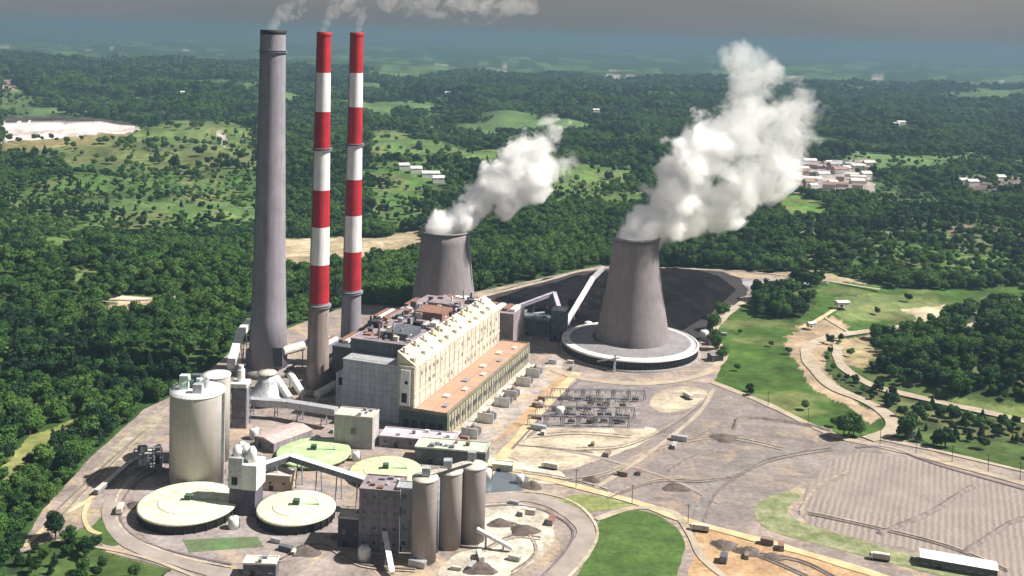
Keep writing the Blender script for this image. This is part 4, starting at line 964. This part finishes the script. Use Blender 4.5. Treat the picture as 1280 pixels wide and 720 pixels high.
# ducts round the chimney feet
def duct(label, pts, r, m):
    P_ = [Vector((*at0(a, b), z)) for a, b, z in pts]; o = P_[0].copy(); o.z = 0; mb = MB()
    for a, b in zip(P_, P_[1:]): mb.tube(a-o, b-o, r, 16)
    for p in P_: mb.bar(Vector((p.x-o.x, p.y-o.y, 0)), p-o, .8)
    tag(mb.build('flue_duct', m, None, (o.x, o.y, 0)), label, 'duct')
duct('white sloping duct at the foot of the plain chimney, left of two', [(345,498,14),(362,508,5)], 2.6, WHITE)
duct('white sloping duct at the foot of the plain chimney, right of two', [(362,492,14),(378,502,5)], 2.6, WHITE)
duct('wide pale duct lying in front of the nearest striped chimney', [(396,506,7),(424,494,9)], 2.8, CONC_LT)
duct('pale duct linking the plain chimney to the dark precipitator', [(352,470,18),(378,462,18)], 3.4, CONC_LT)
duct('grey duct between the two striped chimneys', [(405,480,12),(430,468,16)], 3, SILVER)
duct('grey duct behind the nearest striped chimney', [(385,462,20),(405,450,20)], 3, STEEL)
# scrubber vessel in front of plain chimney
x, y = at0(333, 502); q = thing('scrubber_vessel', 'squat tapering grey vessel at the foot of the plain chimney', 'vessel', (x, y))
MB().lathe([(13,0),(13,5),(11,6),(6,14),(5.5,19)], 40).build('vessel', SILVER, q)
MB().lathe([(13.2,4.6),(14.4,4.7),(14.4,5.2),(13,5.3)], 40).build('platform', CONC_LT, q)
MB().lathe([(5.7,19),(6.4,19.2),(6.4,20.4),(0.2,20.8)], 30).build('cap', CONC_LT, q)
# grey tower beside the big silo
x, y = at0(300, 532); q = thing('scrubber_tower', 'slender grey tower with a white stack between the huge silo and plain chimney', 'tower', (x, y))
MB().box(-4.5,4.5,-4.5,4.5,0,26).build('frame_walls', mat('tower_mauve', (.24,.22,.25), .8, .3, .4, .3), q)
MB().box(-5.2,5.2,-5.2,5.2,26,28.5).build('top_deck', WHITE, q)
MB().tube((0,1,28.5),(0,1,36),2.4,16).tube((0,1,36),(0,1,38.5),1.5,12).build('stack', WHITE, q)
fr = MB()
for a in (-5, 5):
    for b in (-5, 5): fr.bar((a,b,0),(a,b,26),.5)
for z in (6, 12, 18, 24): fr.bar((-5,-5,z),(5,-5,z),.4); fr.bar((5,-5,z),(5,5,z),.4)
for z in (0, 6, 12, 18): fr.bar((-5,-5.1,z),(5,-5.1,z+6),.3)
fr.build('bracing', STEEL, q)
# white hopper tower left of the tanks
x, y = at0(306, 640); q = thing('hopper_tower', 'white hopper tower between the two cream-topped tanks', 'tower', (x, y), math.radians(-8))
MB().box(-7,7,-4,7,0,14).build('base_storey', mat('dark_purple_wall', (.09,.08,.11), .8), q)
MB().box(-7.5,0,-4.5,7.5,14,30).build('grey_cladding', SILVER, q)  # left half clad in grey steel, right half in white
MB().box(.02,8,-5,7.5,14,27).build('pale_cladding', WHITE, q)
for a, b in ((-4.5, 0), (-1, 3), (3.5, 0), (-4, 5)): MB().lathe([(2.4,27 if a > 0 else 30),(2.4,33),(1.2,35),(.6,35.2)], 20, x=a, y=b).build('hopper', WHITE, q)
MB().box(-5.5,-2.5,-4.8,-4.45,16,20).build('opening', DARK, q)
# left conveyor tower / dark machinery cluster (left of big silo)
x, y = at0(186, 588); q = thing('stacker_frame', 'dark tangle of steel machinery left of the huge silo', 'machinery', (x, y), .3)
fr = MB()
for i in range(4):
    for j in range(3): fr.bar((i*5-8, j*5-5, 0), (i*5-8, j*5-5, 11), .5)
for z in (5, 11):
    for j in range(3): fr.bar((-8, j*5-5, z), (7, j*5-5, z), .6)
    for i in range(4): fr.bar((i*5-8, -5, z), (i*5-8, 5, z), .6)
fr.build('frame', STEEL, q)
for k in range(8): MB().cbox(random.uniform(-7,6), random.uniform(-4,4), random.choice((0,5.3,11.3)), random.uniform(2,5), random.uniform(2,5), random.uniform(2,4)).build('machine', random.choice([SLATE, SILVER, DARK, STEEL]), q)

# ------------------------------------------------------------------ transformers along the turbine hall
def mk_transformer(xy):
    q = thing('transformer', '', 'transformer', xy, RZ, 'transformers along the turbine hall')
    tk = MB().box(-3,3,-4,4,.4,5).build('tank', TRANSF, q)
    f = MB()
    for k in range(10): f.box(3,4.6,-3.8+k*.8,-3.5+k*.8,.9,4.6); f.box(-4.6,-3,-3.8+k*.8,-3.5+k*.8,.9,4.6)
    f.build('radiator', STEEL, tk)
    for k in range(3): MB().lathe([(.35,5),(.3,8)], 10, x=0, y=-2.4+k*2.4).build('bushing', RUST, tk)
    MB().tube((-1.8,-3,6.6),(-1.8,3,6.6),.7,12).bar((-1.8,0,5),(-1.8,0,6.2),.3).build('conservator', WHITE, q)
    MB().box(-5.5,5.5,-5.4,-5,0,6.5).build('fire_wall', WHITE, q)
    return q
tl = None
for i, (u, v, lb) in enumerate([(-15,6,'dark finned transformer nearest the front corner of the turbine hall'),(-15,34,'dark finned transformer second along the turbine hall wall'),(-15,66,'dark finned transformer third along the turbine hall wall'),
                  (-15,82,'dark finned transformer fourth along the turbine hall wall'),(-15,112,'dark finned transformer fifth along the turbine hall wall'),(-15,134,'dark finned transformer farthest along the turbine hall wall')]):
    if tl is None: q = tl = mk_transformer(LW(u, v))
    else: q = copy_tree(tl); q.location = (*LW(u, v), 0)
    q['label'] = lb
# dead-end gantries beside them
def mk_gantry(xy, rz, w=12, h=7):
    q = thing('line_gantry', 'lattice line gantry in the switchyard', 'gantry', xy, rz, 'switchyard line gantries')
    for s in (-1, 1):
        g = MB()
        for a in (-.7, .7):
            g.bar((s*w/2+a, -1.2, 0), (s*w/2+a*.3, 0, h), .25); g.bar((s*w/2+a, 1.2, 0), (s*w/2+a*.3, 0, h), .25)
        g.build('leg', STEEL, q)
    g = MB(); g.bar((-w/2,-.5,h),(w/2,-.5,h),.25); g.bar((-w/2,.5,h),(w/2,.5,h),.25); g.bar((-w/2,0,h-1),(w/2,0,h-1),.25)
    for k in range(8): g.bar((-w/2+k*w/8,-.5,h),(-w/2+(k+1)*w/8,.5,h),.15)
    g.build('beam', STEEL, q)
    for k in range(3): MB().lathe([(.22,h-3),(.22,h-1)], 8, x=-w/3+k*w/3, y=0).build('insulator', RUST, q)
    return q
A_, B_, D_ = at0(700, 498), at0(800, 500), at0(672, 532)
gt = None; YZ = math.atan2(*(B_-A_)[::-1])
for i in range(6):
    for j in range(4):
        if (i*j) % 3 == 2: continue
        p = A_+(B_-A_)*(i/5.)*.95+(D_-A_)*(j/3.)
        if gt is None: q = gt = mk_gantry(p, YZ)
        else: q = copy_tree(gt); q.location = (p[0], p[1], 0)
        q['label'] = 'line gantry in the %s of four switchyard rows' % ['farthest', 'second farthest', 'third farthest', 'nearest'][j]
def mk_breaker(xy, rz):
    q = thing('circuit_breaker', '', 'circuit breaker', xy, rz, 'switchyard circuit breakers')
    MB().box(-2.2,2.2,-.8,.8,1.2,2.6).build('tank', TRANSF, q)
    l_ = MB()
    for a in (-2, 2): l_.bar((a,0,0),(a,0,1.2),.4)
    l_.build('stand', STEEL, q)
    for k in range(3):
        MB().bar((-1.6+k*1.6,0,2.6),(-1.6+k*1.6,-1,5.2),.35).bar((-1.6+k*1.6,0,2.6),(-1.6+k*1.6,1,5.2),.35).build('bushing', CONC_LT, q)
    return q
gt = None
for i in range(10):
    for j in range(5):
        if random.random() < .25: continue
        p = A_+(B_-A_)*((i+.5)/10.)+(D_-A_)*((j+.4)/5.)+RNG.uniform(-2, 2, 2)
        if gt is None: q = gt = mk_breaker(p, YZ)
        else: q = copy_tree(gt); q.location = (p[0], p[1], 0)
        q['label'] = 'squat circuit breaker in switchyard row %s' % ['nearest the basin', 'second from the basin', 'in the middle', 'second from the pale apron', 'nearest the pale apron'][j]
# ------------------------------------------------------------------ small yard objects
def mk_truck(xy, rz):
    q = thing('truck', '', 'truck', xy, rz, 'trucks on the works roads')
    MB().box(-1.3,1.3,-4.5,3.2,1.1,3.6).build('cargo_body', CONC_LT, q)
    MB().box(-1.25,1.25,3.4,5.2,.7,2.4).add([(-1.2,3.5,2.4),(1.2,3.5,2.4),(1.2,4.7,2.4),(-1.2,4.7,2.4),(-1.1,3.6,3.3),(1.1,3.6,3.3),(1.1,4.3,3.3),(-1.1,4.3,3.3)], [(4,5,6,7),(0,1,5,4),(1,2,6,5),(2,3,7,6),(3,0,4,7)]).build('cab', WHITE, q)
    MB().box(-1.1,1.1,4.3,4.75,2.45,3.1).build('windscreen', GLASS, q)
    MB().box(-1,1,-4.5,5,.6,1.1).build('chassis', DARK, q)
    for yy in (-3.4,-2.2,4.1):
        for s in (-1, 1): MB().tube((s*1.3-.15,yy,.5),(s*1.3+.15,yy,.5),.5,14).build('wheel', DARK, q)
    return q
gt = None
for (px, py, rz, lb) in [(688,586,1.2,'white truck on the pale road near the settling pond'),(875,664,1.3,'white truck at the road bend beside the grass lobe'),
                         (600,700,.2,'truck on the lime-covered ground near the silos'),(860,498,.4,'truck in the pale clearing beside the switchyard'),(150,640,.2,'truck on the loop road left of the tanks'),(1100,700,1.3,'truck on the verge road below the furrowed field')]:
    if gt is None: q = gt = mk_truck(at0(px, py), rz)
    else: q = copy_tree(gt); q.location = (*at0(px, py), 0); q.rotation_euler = (0, 0, rz)
    q['label'] = lb
def mk_vessel(xy):
    q = thing('storage_tank', '', 'tank', xy, 0, 'small storage tanks')
    MB().lathe([(3,0),(3,5.5),(2.6,6.2),(.2,6.8)], 24).build('shell', WHITE, q)
    MB().bar((3.2,0,0),(3.2,0,6),.5).build('ladder', STEEL, q)
    MB().lathe([(.5,6.6),(.5,7.3)], 10).build('vent', STEEL, q)
    return q
gt = None
for (px, py, s, lb) in [(318,548,1,'small white tank beside the pink-roofed shed'),(445,575,.8,'small white tank in front of the pale grey block'),(512,556,.8,'small white tank at the corner of the mauve annexe'),(608,600,1,'small white tank beside the settling pond'),
                        (735,412,1.1,'small white tank left of the large basin'),(650,448,1,'small white tank behind the turbine hall end'),(292,660,.9,'small white tank between the lawn and the hopper tower'),(455,700,1,'small white tank below the dark blockhouse'),
                        (300,600,.9,'small white tank beside the huge silo'),(650,604,.8,'small tank on the lime strip by the pond'),(700,520,1,'small tank inside the switchyard'),(880,424,1.2,'small tank at the right rim of the basin')]:
    if gt is None: q = gt = mk_vessel(at0(px, py))
    else: q = copy_tree(gt); q.location = (*at0(px, py), 0); q.scale = (s, s, s)
    q['label'] = lb
# scattered crates, containers and skids over the works
def mk_container(xy, rz, m, name='equipment_container'):
    q = thing(name, '', 'container', xy, rz, 'equipment containers about the yard')
    MB().box(-1.3,1.3,-3,3,.2,2.8).build('body', m, q); MB().box(-1.1,1.1,-3.1,-3.02,.4,2.6).build('door', STEEL, q)
    return q
ZONES = [((660,500,700,545),10,'beside the switchyard road'),((420,530,480,575),8,'around the pale grey block'),((300,500,420,560),12,'near the duct bridge'),
         ((520,700,660,718),8,'below the silo row'),((600,630,690,690),8,'on the lime-covered pad'),((560,548,610,560),4,'before the workshop'),
         ((330,660,440,710),8,'below the cream-topped tanks'),((735,535,860,600),10,'on the mauve gravel yard'),((690,440,720,470),6,'near the large basin'),
         ((880,400,905,450),5,'beside the grassy slope'),((880,680,1010,710),8,'on the orange ground'),((260,500,300,600),6,'right of the huge silo'),((620,470,660,520),8,'near the transformers')]
for (x0, y0, x1, y1), n_, where in ZONES:
    for k in range(int(n_*.6)):
        mname, mm_ = random.choice([('brown', mat('brown_tin', (.2,.15,.12), .7)), ('rusty', RUST), ('grey', SILVER), ('dark', SLATE), ('pale', CONC_LT)])
        p = at0(random.uniform(x0, x1), random.uniform(y0, y1)); q = mk_container(p, -PA+random.choice((0, PI/2))+random.gauss(0, .06), mm_)
        s = random.uniform(.6, 1.3); q.scale = (s, s*random.uniform(.7, 1.4), s)
        q['label'] = '%s container %s' % (mname, where)

# utility poles and the spoil windrows in the right-hand fields
POLEM = mat('pole_wood', (.09,.07,.06), .9)
gt = None
for i, (px, py) in enumerate([(1100,556),(1145,568),(1190,578),(1235,590),(1275,600),(960,508),(1010,530),(720,610),(790,630),(860,655)]):
    if gt is None:
        gt = q = thing('utility_pole', '', 'utility pole', at0(px, py), 0, 'utility poles along the works roads')
        MB().tube((0,0,0),(0,0,11),.22,8,.15).build('pole', POLEM, q); MB().bar((-1.4,0,10),(1.4,0,10),.2).build('crossarm', POLEM, q)
    else: q = copy_tree(gt); q.location = (*at0(px, py), 0)
    q['label'] = 'thin utility pole %s' % ('above the furrowed field' if i < 5 else 'below the grassy slope' if i < 7 else 'on the sandy main road')
def windrow(label, pxs, w, h, m):
    w *= .75; h *= .7
    c = crom([tuple(at0(*p)) for p in pxs], 8, False); vs = []; fs = []; o = c[0].copy()
    for i, p in enumerate(c):
        d = (c[min(i+1, len(c)-1)]-c[max(i-1, 0)]).normalized(); nn = Vector((-d.y, d.x)); e = 0 if i in (0, len(c)-1) else 1
        hh = h*random.uniform(.6, 1.2)*e
        for f, z in ((-.5,0),(-.25,.7),(0,1),(.25,.7),(.5,0)):
            q = p-o+nn*w*f*random.uniform(.6, 1.4); vs.append((q.x, q.y, .1+hh*z))
    for i in range(len(c)-1):
        for k in range(4): a = i*5+k; fs.append((a+5, a+6, a+1, a))
    tag(MB().add(vs, fs, 0, True).build('earth_bank', m, None, (o.x, o.y, 0)), label, 'earth bank')
EARTH = mat('dark_earth', (.17,.14,.13), .95, .4, .3, bump=.4)
windrow('dark earth ridge slanting across the middle of the furrowed field', [(1098,668),(1130,655),(1165,640),(1200,618),(1218,608)], 5, 2, EARTH)
windrow('dark earth ridge low in the furrowed field near the white-roofed shed', [(1205,692),(1230,675),(1262,655),(1290,645)], 5, 1.8, EARTH)
windrow('dark earth bank edging the far side of the mauve yard', [(918,538),(926,524),(960,524),(1010,532),(1040,540)], 6, 2.5, EARTH)
windrow('purple-brown bank crossing the upper mauve yard', [(870,548),(895,536),(918,530)], 4, 1, EARTH)
windrow('low ridge along the near edge of the switchyard', [(640,556),(700,562),(742,566)], 3, 1.2, EARTH)
windrow('small dark ridge running down the mauve yard', [(835,590),(860,575),(900,560)], 4, 1, EARTH)

# ------------------------------------------------------------------ houses of the far village
HR = [mat('roof_light', (.55,.53,.52), .8), mat('roof_brown', (.26,.17,.15), .8), mat('roof_grey', (.3,.3,.33), .8)]
HW = [WHITE, CONC_LT, mat('brick_pink', (.42,.28,.25), .85)]
HOUSES = []
def house(px, py, w, d, h, rz, i, lb, grp):
    x, y = at(px, py); HOUSES.append((x, y, w)); z = float(height(np.array([x]), np.array([y]))[0])
    q = thing('village_house', lb, 'house', (x, y), rz, grp, z-1)
    MB().box(-w/2,w/2,-d/2,d/2,0,h+1).build('walls', HW[i % 3], q)
    MB().gable(-w/2-.5,w/2+.5,-d/2-.5,d/2+.5,0,h+1.01,h+1+d*.3,along='x').build('roof', HR[(i*7) % 3], q)
for k in range(46):
    px = random.uniform(990, 1088); py = random.uniform(204, 240); 
    i = random.randrange(3)
    house(px, py, random.uniform(14, 34), random.uniform(10, 16), random.uniform(5, 9), random.uniform(-.4, .4), i, '%s-walled house in the village beyond the steam' % ['white', 'pale', 'pink brick'][i], 'village houses')
for k, (px, py) in enumerate([(1120,158),(1110,152),(1126,156),(640,120),(700,128),(745,140),(560,118),(505,212),(520,216),(538,222),(548,228),(1200,230),(1215,232),(1250,226),(1180,228),(830,120),(870,112),(1000,100),(1080,104),(230,118)]):
    house(px, py, random.uniform(16, 30), 13, 8, .2, 0, ['white building among the far woods on the right', 'white house scattered in the far wooded country'][0 if px > 1000 else 1], 'scattered far houses')
x, y = at(316, 325); z = float(height(np.array([x]), np.array([y]))[0])
for (px, py, lb) in ((312, 322, 'white shed in the woods touching the plain chimney, upper of two'), (310, 366, 'white shed in the woods touching the plain chimney, lower of two')):
    x, y = at(px, py); z = float(height(np.array([x]), np.array([y]))[0]); q = thing('woodland_shed', lb, 'shed', (x, y), .2, None, z-.5)
    MB().box(-5,5,-4,4,0,6).build('walls', WHITE, q); MB().gable(-5.4,5.4,-4.4,4.4,0,6.01,8,along='x').build('roof', WPAINT, q)

# ------------------------------------------------------------------ trees
def leafmat(name, col, col2):
    m = bpy.data.materials.new(name); m.use_nodes = True; n = m.node_tree.nodes; l = m.node_tree.links
    b = n['Principled BSDF']; b.inputs['Roughness'].default_value = .7; b.inputs['Specular IOR Level'].default_value = .15
    oi = n.new('ShaderNodeObjectInfo'); g = n.new('ShaderNodeNewGeometry')
    nt = n.new('ShaderNodeTexNoise'); nt.inputs['Scale'].default_value = 1/90; nt.inputs['Detail'].default_value = 4; l.new(g.outputs['Position'], nt.inputs[0])
    n2 = n.new('ShaderNodeTexNoise'); n2.inputs['Scale'].default_value = .5; n2.inputs['Detail'].default_value = 3; l.new(g.outputs['Position'], n2.inputs[0])
    a = n.new('ShaderNodeMath'); a.operation = 'MULTIPLY_ADD'; a.inputs[1].default_value = 2.6; l.new(nt.outputs[0], a.inputs[0]); l.new(oi.outputs['Random'], a.inputs[2])
    a2 = n.new('ShaderNodeMath'); a2.operation = 'ADD'; l.new(a.outputs[0], a2.inputs[0]); l.new(n2.outputs[0], a2.inputs[1])
    r = n.new('ShaderNodeMapRange'); r.inputs[1].default_value = 1.6; r.inputs[2].default_value = 3.0; l.new(a2.outputs[0], r.inputs[0])
    cr_ = n.new('ShaderNodeValToRGB'); e = cr_.color_ramp.elements; e[0].color = (*col, 1); e[1].color = (*col2, 1); l.new(r.outputs[0], cr_.inputs[0])
    l.new(cr_.outputs[0], b.inputs['Base Color'])
    tr = n.new('ShaderNodeBsdfTranslucent'); l.new(cr_.outputs[0], tr.inputs[0]); ms = n.new('ShaderNodeMixShader'); ms.inputs[0].default_value = .3
    l.new(b.outputs[0], ms.inputs[1]); l.new(tr.outputs[0], ms.inputs[2]); l.new(ms.outputs[0], n['Material Output'].inputs[0])
    return m
LEAF = [leafmat('leaves_mid_green', (.015,.05,.013), (.075,.165,.035)), leafmat('leaves_dark_green', (.01,.033,.015), (.028,.07,.024)), leafmat('leaves_light_green', (.035,.09,.018), (.1,.185,.04))]
BARK = mat('bark', (.08,.06,.045), .9)
def crown_mesh(kind, seed):
    rg = np.random.default_rng(seed); vs = []; fs = []
    lobes = []
    if kind == 'conifer':
        for k in range(9): f = k/8; lobes.append((0, 0, 3+10*f, 3.2*(1-f)+.5, 1.3))
        n = 520
    else:
        lobes.append((0, 0, 7, 3.6, 3.6))
        for k in range(8):
            a = rg.uniform(0, 2*PI); rr = rg.uniform(1.8, 3.4); lobes.append((rr*math.cos(a), rr*math.sin(a), rg.uniform(5, 10), rg.uniform(1.6, 2.7), rg.uniform(1.4, 2.3)))
        n = 900
    w = np.array([l_[3]**2 for l_ in lobes]); w /= w.sum()
    for k in range(n):
        l_ = lobes[rg.choice(len(lobes), p=w)]; d = rg.normal(size=3); d /= np.linalg.norm(d)
        q = rg.uniform(.75, 1.08)
        c = np.array([l_[0]+d[0]*l_[3]*q, l_[1]+d[1]*l_[3]*q, l_[2]+d[2]*l_[4]*q])
        nn = d+rg.normal(size=3)*.55; nn /= np.linalg.norm(nn); u = np.cross(nn, rg.normal(size=3)); u /= np.linalg.norm(u); v = np.cross(nn, u); s = rg.uniform(.35, .75)
        o = len(vs); vs += [tuple(c+u*s), tuple(c+v*s*.8), tuple(c-u*s), tuple(c-v*s*.8)]; fs.append((o, o+1, o+2, o+3))
    mb = MB().add(vs, fs)
    for l_ in lobes: # inner twig mass
        mb.lathe([(.1, l_[2]-l_[4]*.7), (l_[3]*.62, l_[2]-l_[4]*.3), (l_[3]*.62, l_[2]+l_[4]*.3), (.1, l_[2]+l_[4]*.7)], 7, x=l_[0], y=l_[1], sm=False)
    return mb
PROTO = []
for i, (kd, mi_) in enumerate([('broad', 0), ('broad', 0), ('broad', 1), ('broad', 2), ('conifer', 1)]):
    PROTO.append((crown_mesh(kd, 100+i).mesh('crown', LEAF[mi_]), kd, mi_))
tm = MB(); tm.tube((0,0,0),(.1,.1,5.5),.42,8,.28)
for a in range(4): tm.tube((.1,.1,4.2+a*.4),(2.2*math.cos(a*1.7),2.2*math.sin(a*1.7),7.4),.2,6,.08)
TRUNK = tm.mesh('trunk', BARK)
def scatter():
    pts = []
    for (ya, yb, sp_, sc) in ((430, 900, 6.2, .92), (900, 1800, 7.6, 1.08), (1800, 3600, 12, 1.6), (3600, 7000, 21, 2.6)):
        xs = np.arange(-.66*yb, .66*yb, sp_); ys = np.arange(ya, yb, sp_)
        gx, gy = np.meshgrid(xs, ys); gx = gx.ravel()+RNG.uniform(-.5, .5, gx.size)*sp_*1.1; gy = gy.ravel()+RNG.uniform(-.5, .5, gy.size)*sp_*1.1
        k = np.abs(gx) < gy*.62; gx, gy = gx[k], gy[k]
        _, tr = cover(gx, gy); k = RNG.random(gx.size) < tr; gx, gy = gx[k], gy[k]
        s = sc*(.62+.75*RNG.random(gx.size)**1.4)*(.8+.5*vnoise(gx/60, gy/60, 5))*np.where(tr[k] < .5, .68, 1); pts.append(np.stack([gx, gy, s], 1))
    P_ = np.concatenate(pts); z = height(P_[:, 0], P_[:, 1])
    # species patches
    sp1 = vnoise(P_[:, 0]/90, P_[:, 1]/60, 77)*.6+RNG.random(len(P_))*.4
    idx = np.where(sp1 < .24, 4, np.where(sp1 < .38, 2, np.where(sp1 > .54, 3, RNG.integers(0, 2, len(P_)))))
    return P_, z, idx
TP, TZ, TI = scatter()
# keep roads clear
ROADPX = [[(1085,550),(1112,540),(1112,522),(1085,504),(1040,484),(1018,462),(1008,440),(1030,424),(1075,416),(1130,408),(1190,394),(1290,372)],[(1048,432),(1050,455),(1085,480),(1140,496),(1210,512),(1290,530)],[(1235,398),(1214,406),(1212,416),(1236,430)],[(84,374),(160,376),(246,371)],[(600,372),(680,352),(752,336),(900,338),(985,345),(1100,362)]]
keep = np.ones(len(TP), bool)
for hx, hy, hw in HOUSES:
    k = .8+TP[:, 2]*.35; front = 16+hy*.03
    keep &= ~((np.abs(TP[:, 0]-hx) < hw*.5+5*k) & (TP[:, 1] > hy-front*k) & (TP[:, 1] < hy+14*k))
for r_ in ROADPX:
    w = [tuple(at(*p)) for p in r_]
    w = w+w[::-1]; near = TP[:, 1] < 1500; d = np.full(len(TP), 1e9); d[near] = pdist(w, TP[near, 0], TP[near, 1]); keep &= d > 6.5
TP, TZ, TI = TP[keep], TZ[keep], TI[keep]
# picture position for choosing the individually built trees
dep = TP[:, 1]*cp-(TZ+5-CAMH)*sp; vv = (TP[:, 1]*sp+(TZ+5-CAMH)*cp)/dep; uu = TP[:, 0]/dep
ppx = 640+F*(uu*cr+vv*sr); ppy = Y0-F*(-uu*sr+vv*cr)
size = TP[:, 2]/dep; vis = (ppx > 2) & (ppx < 1278) & (ppy < 718) & (ppy > 0)
order = np.argsort(-np.where(vis, size, 0))[:300]
# the first of each kind supplies the mesh for the woodland
NAMES = ['leafy mid-green tree', 'rounded mid-green tree', 'dark green tree', 'light green tree', 'dark pointed conifer']
protos = {}
for k in order:
    i = int(TI[k]); x, y, s = TP[k]; px, py = ppx[k], ppy[k]
    if px < 330 and py > 560: wh = 'in the woods at the lower left corner'
    elif px < 330: wh = 'in the woods left of the huge silo'
    elif px > 880: wh = 'on the wooded slope right of the large basin'
    else: wh = 'at the edge of the works'
    q = thing('pine_tree' if i == 4 else 'broadleaf_tree', NAMES[i]+' '+wh, 'tree', (x, y), random.uniform(0, 6.28), 'trees '+wh, TZ[k]-.2)
    q.scale = (s, s, s*random.uniform(.9, 1.15))
    c = bpy.data.objects.new('crown', PROTO[i][0]); C.objects.link(c); c.parent = q; protos.setdefault(i, c)
    c2 = bpy.data.objects.new('trunk', TRUNK); C.objects.link(c2); c2.parent = q
rest = np.ones(len(TP), bool); rest[order] = False
kinds = sorted(protos)
RP, RZ_, RI = TP[rest], TZ[rest], TI[rest]
RI = np.array([kinds.index(i) if i in kinds else 0 for i in RI], np.int32)
print('forest instances', len(RP), 'protos', kinds)
fm = bpy.data.meshes.new('woodland'); fm.vertices.add(len(RP)); fm.vertices.foreach_set('co', np.stack([RP[:, 0], RP[:, 1], RZ_-.2], 1).astype(np.float32).ravel())
for nm, ty, arr in (('pick', 'INT', RI), ('size', 'FLOAT', RP[:, 2].astype(np.float32)), ('spin', 'FLOAT', RNG.uniform(0, 6.28, len(RP)).astype(np.float32))):
    a = fm.attributes.new(nm, ty, 'POINT'); a.data.foreach_set('value', arr)
fo = bpy.data.objects.new('woodland', fm); C.objects.link(fo); tag(fo, kind='stuff')
ng = bpy.data.node_groups.new('woodland', 'GeometryNodeTree'); ng.interface.new_socket('Geometry', in_out='INPUT', socket_type='NodeSocketGeometry'); ng.interface.new_socket('Geometry', in_out='OUTPUT', socket_type='NodeSocketGeometry')
N = ng.nodes; L = ng.links; gi = N.new('NodeGroupInput'); go = N.new('NodeGroupOutput'); ip = N.new('GeometryNodeInstanceOnPoints'); jg = N.new('GeometryNodeJoinGeometry')
for i in reversed(kinds):
    ob = N.new('GeometryNodeObjectInfo'); ob.inputs['Object'].default_value = protos[i]; ob.inputs['As Instance'].default_value = True; ob.transform_space = 'ORIGINAL'
    L.new(ob.outputs['Geometry'], jg.inputs[0])
def attr(nm, ty):
    a = N.new('GeometryNodeInputNamedAttribute'); a.data_type = ty; a.inputs['Name'].default_value = nm; return a.outputs[0]
L.new(gi.outputs[0], ip.inputs['Points']); L.new(jg.outputs[0], ip.inputs['Instance']); ip.inputs['Pick Instance'].default_value = True
L.new(attr('pick', 'INT'), ip.inputs['Instance Index']); cx = N.new('ShaderNodeCombineXYZ'); L.new(attr('spin', 'FLOAT'), cx.inputs[2])
L.new(cx.outputs[0], ip.inputs['Rotation']); L.new(attr('size', 'FLOAT'), ip.inputs['Scale']); L.new(ip.outputs[0], go.inputs[0])
fo.modifiers.new('woodland', 'NODES').node_group = ng

# tell look-alikes apart by their order across the view
ORD = ['leftmost', 'second from the left', 'third from the left', 'fourth from the left', 'fifth from the left', 'sixth from the left', 'seventh from the left', 'eighth from the left', 'ninth from the left', 'tenth from the left']
bpy.context.view_layer.update()
by = {}
for o in C.objects:
    if o.parent is None and 'label' in o: by.setdefault(o['label'], []).append(o)
def sx_(o):
    p = o.location; d_ = p.y*cp-(p.z-CAMH)*sp; v_ = (p.y*sp+(p.z-CAMH)*cp)/d_; return p.x/d_*cr+v_*sr
for lb, os_ in by.items():
    n_ = len(os_)
    if 1 < n_ <= 20:
        os_.sort(key=sx_)
        for k, o in enumerate(os_):
            if k < 10: w = ORD[k] if k < n_-1 or n_ == 1 else 'rightmost'
            else:
                j = n_-1-k; w = 'rightmost' if j == 0 else ORD[j].replace('left', 'right')
            o['label'] = '%s, %s' % (lb, w)
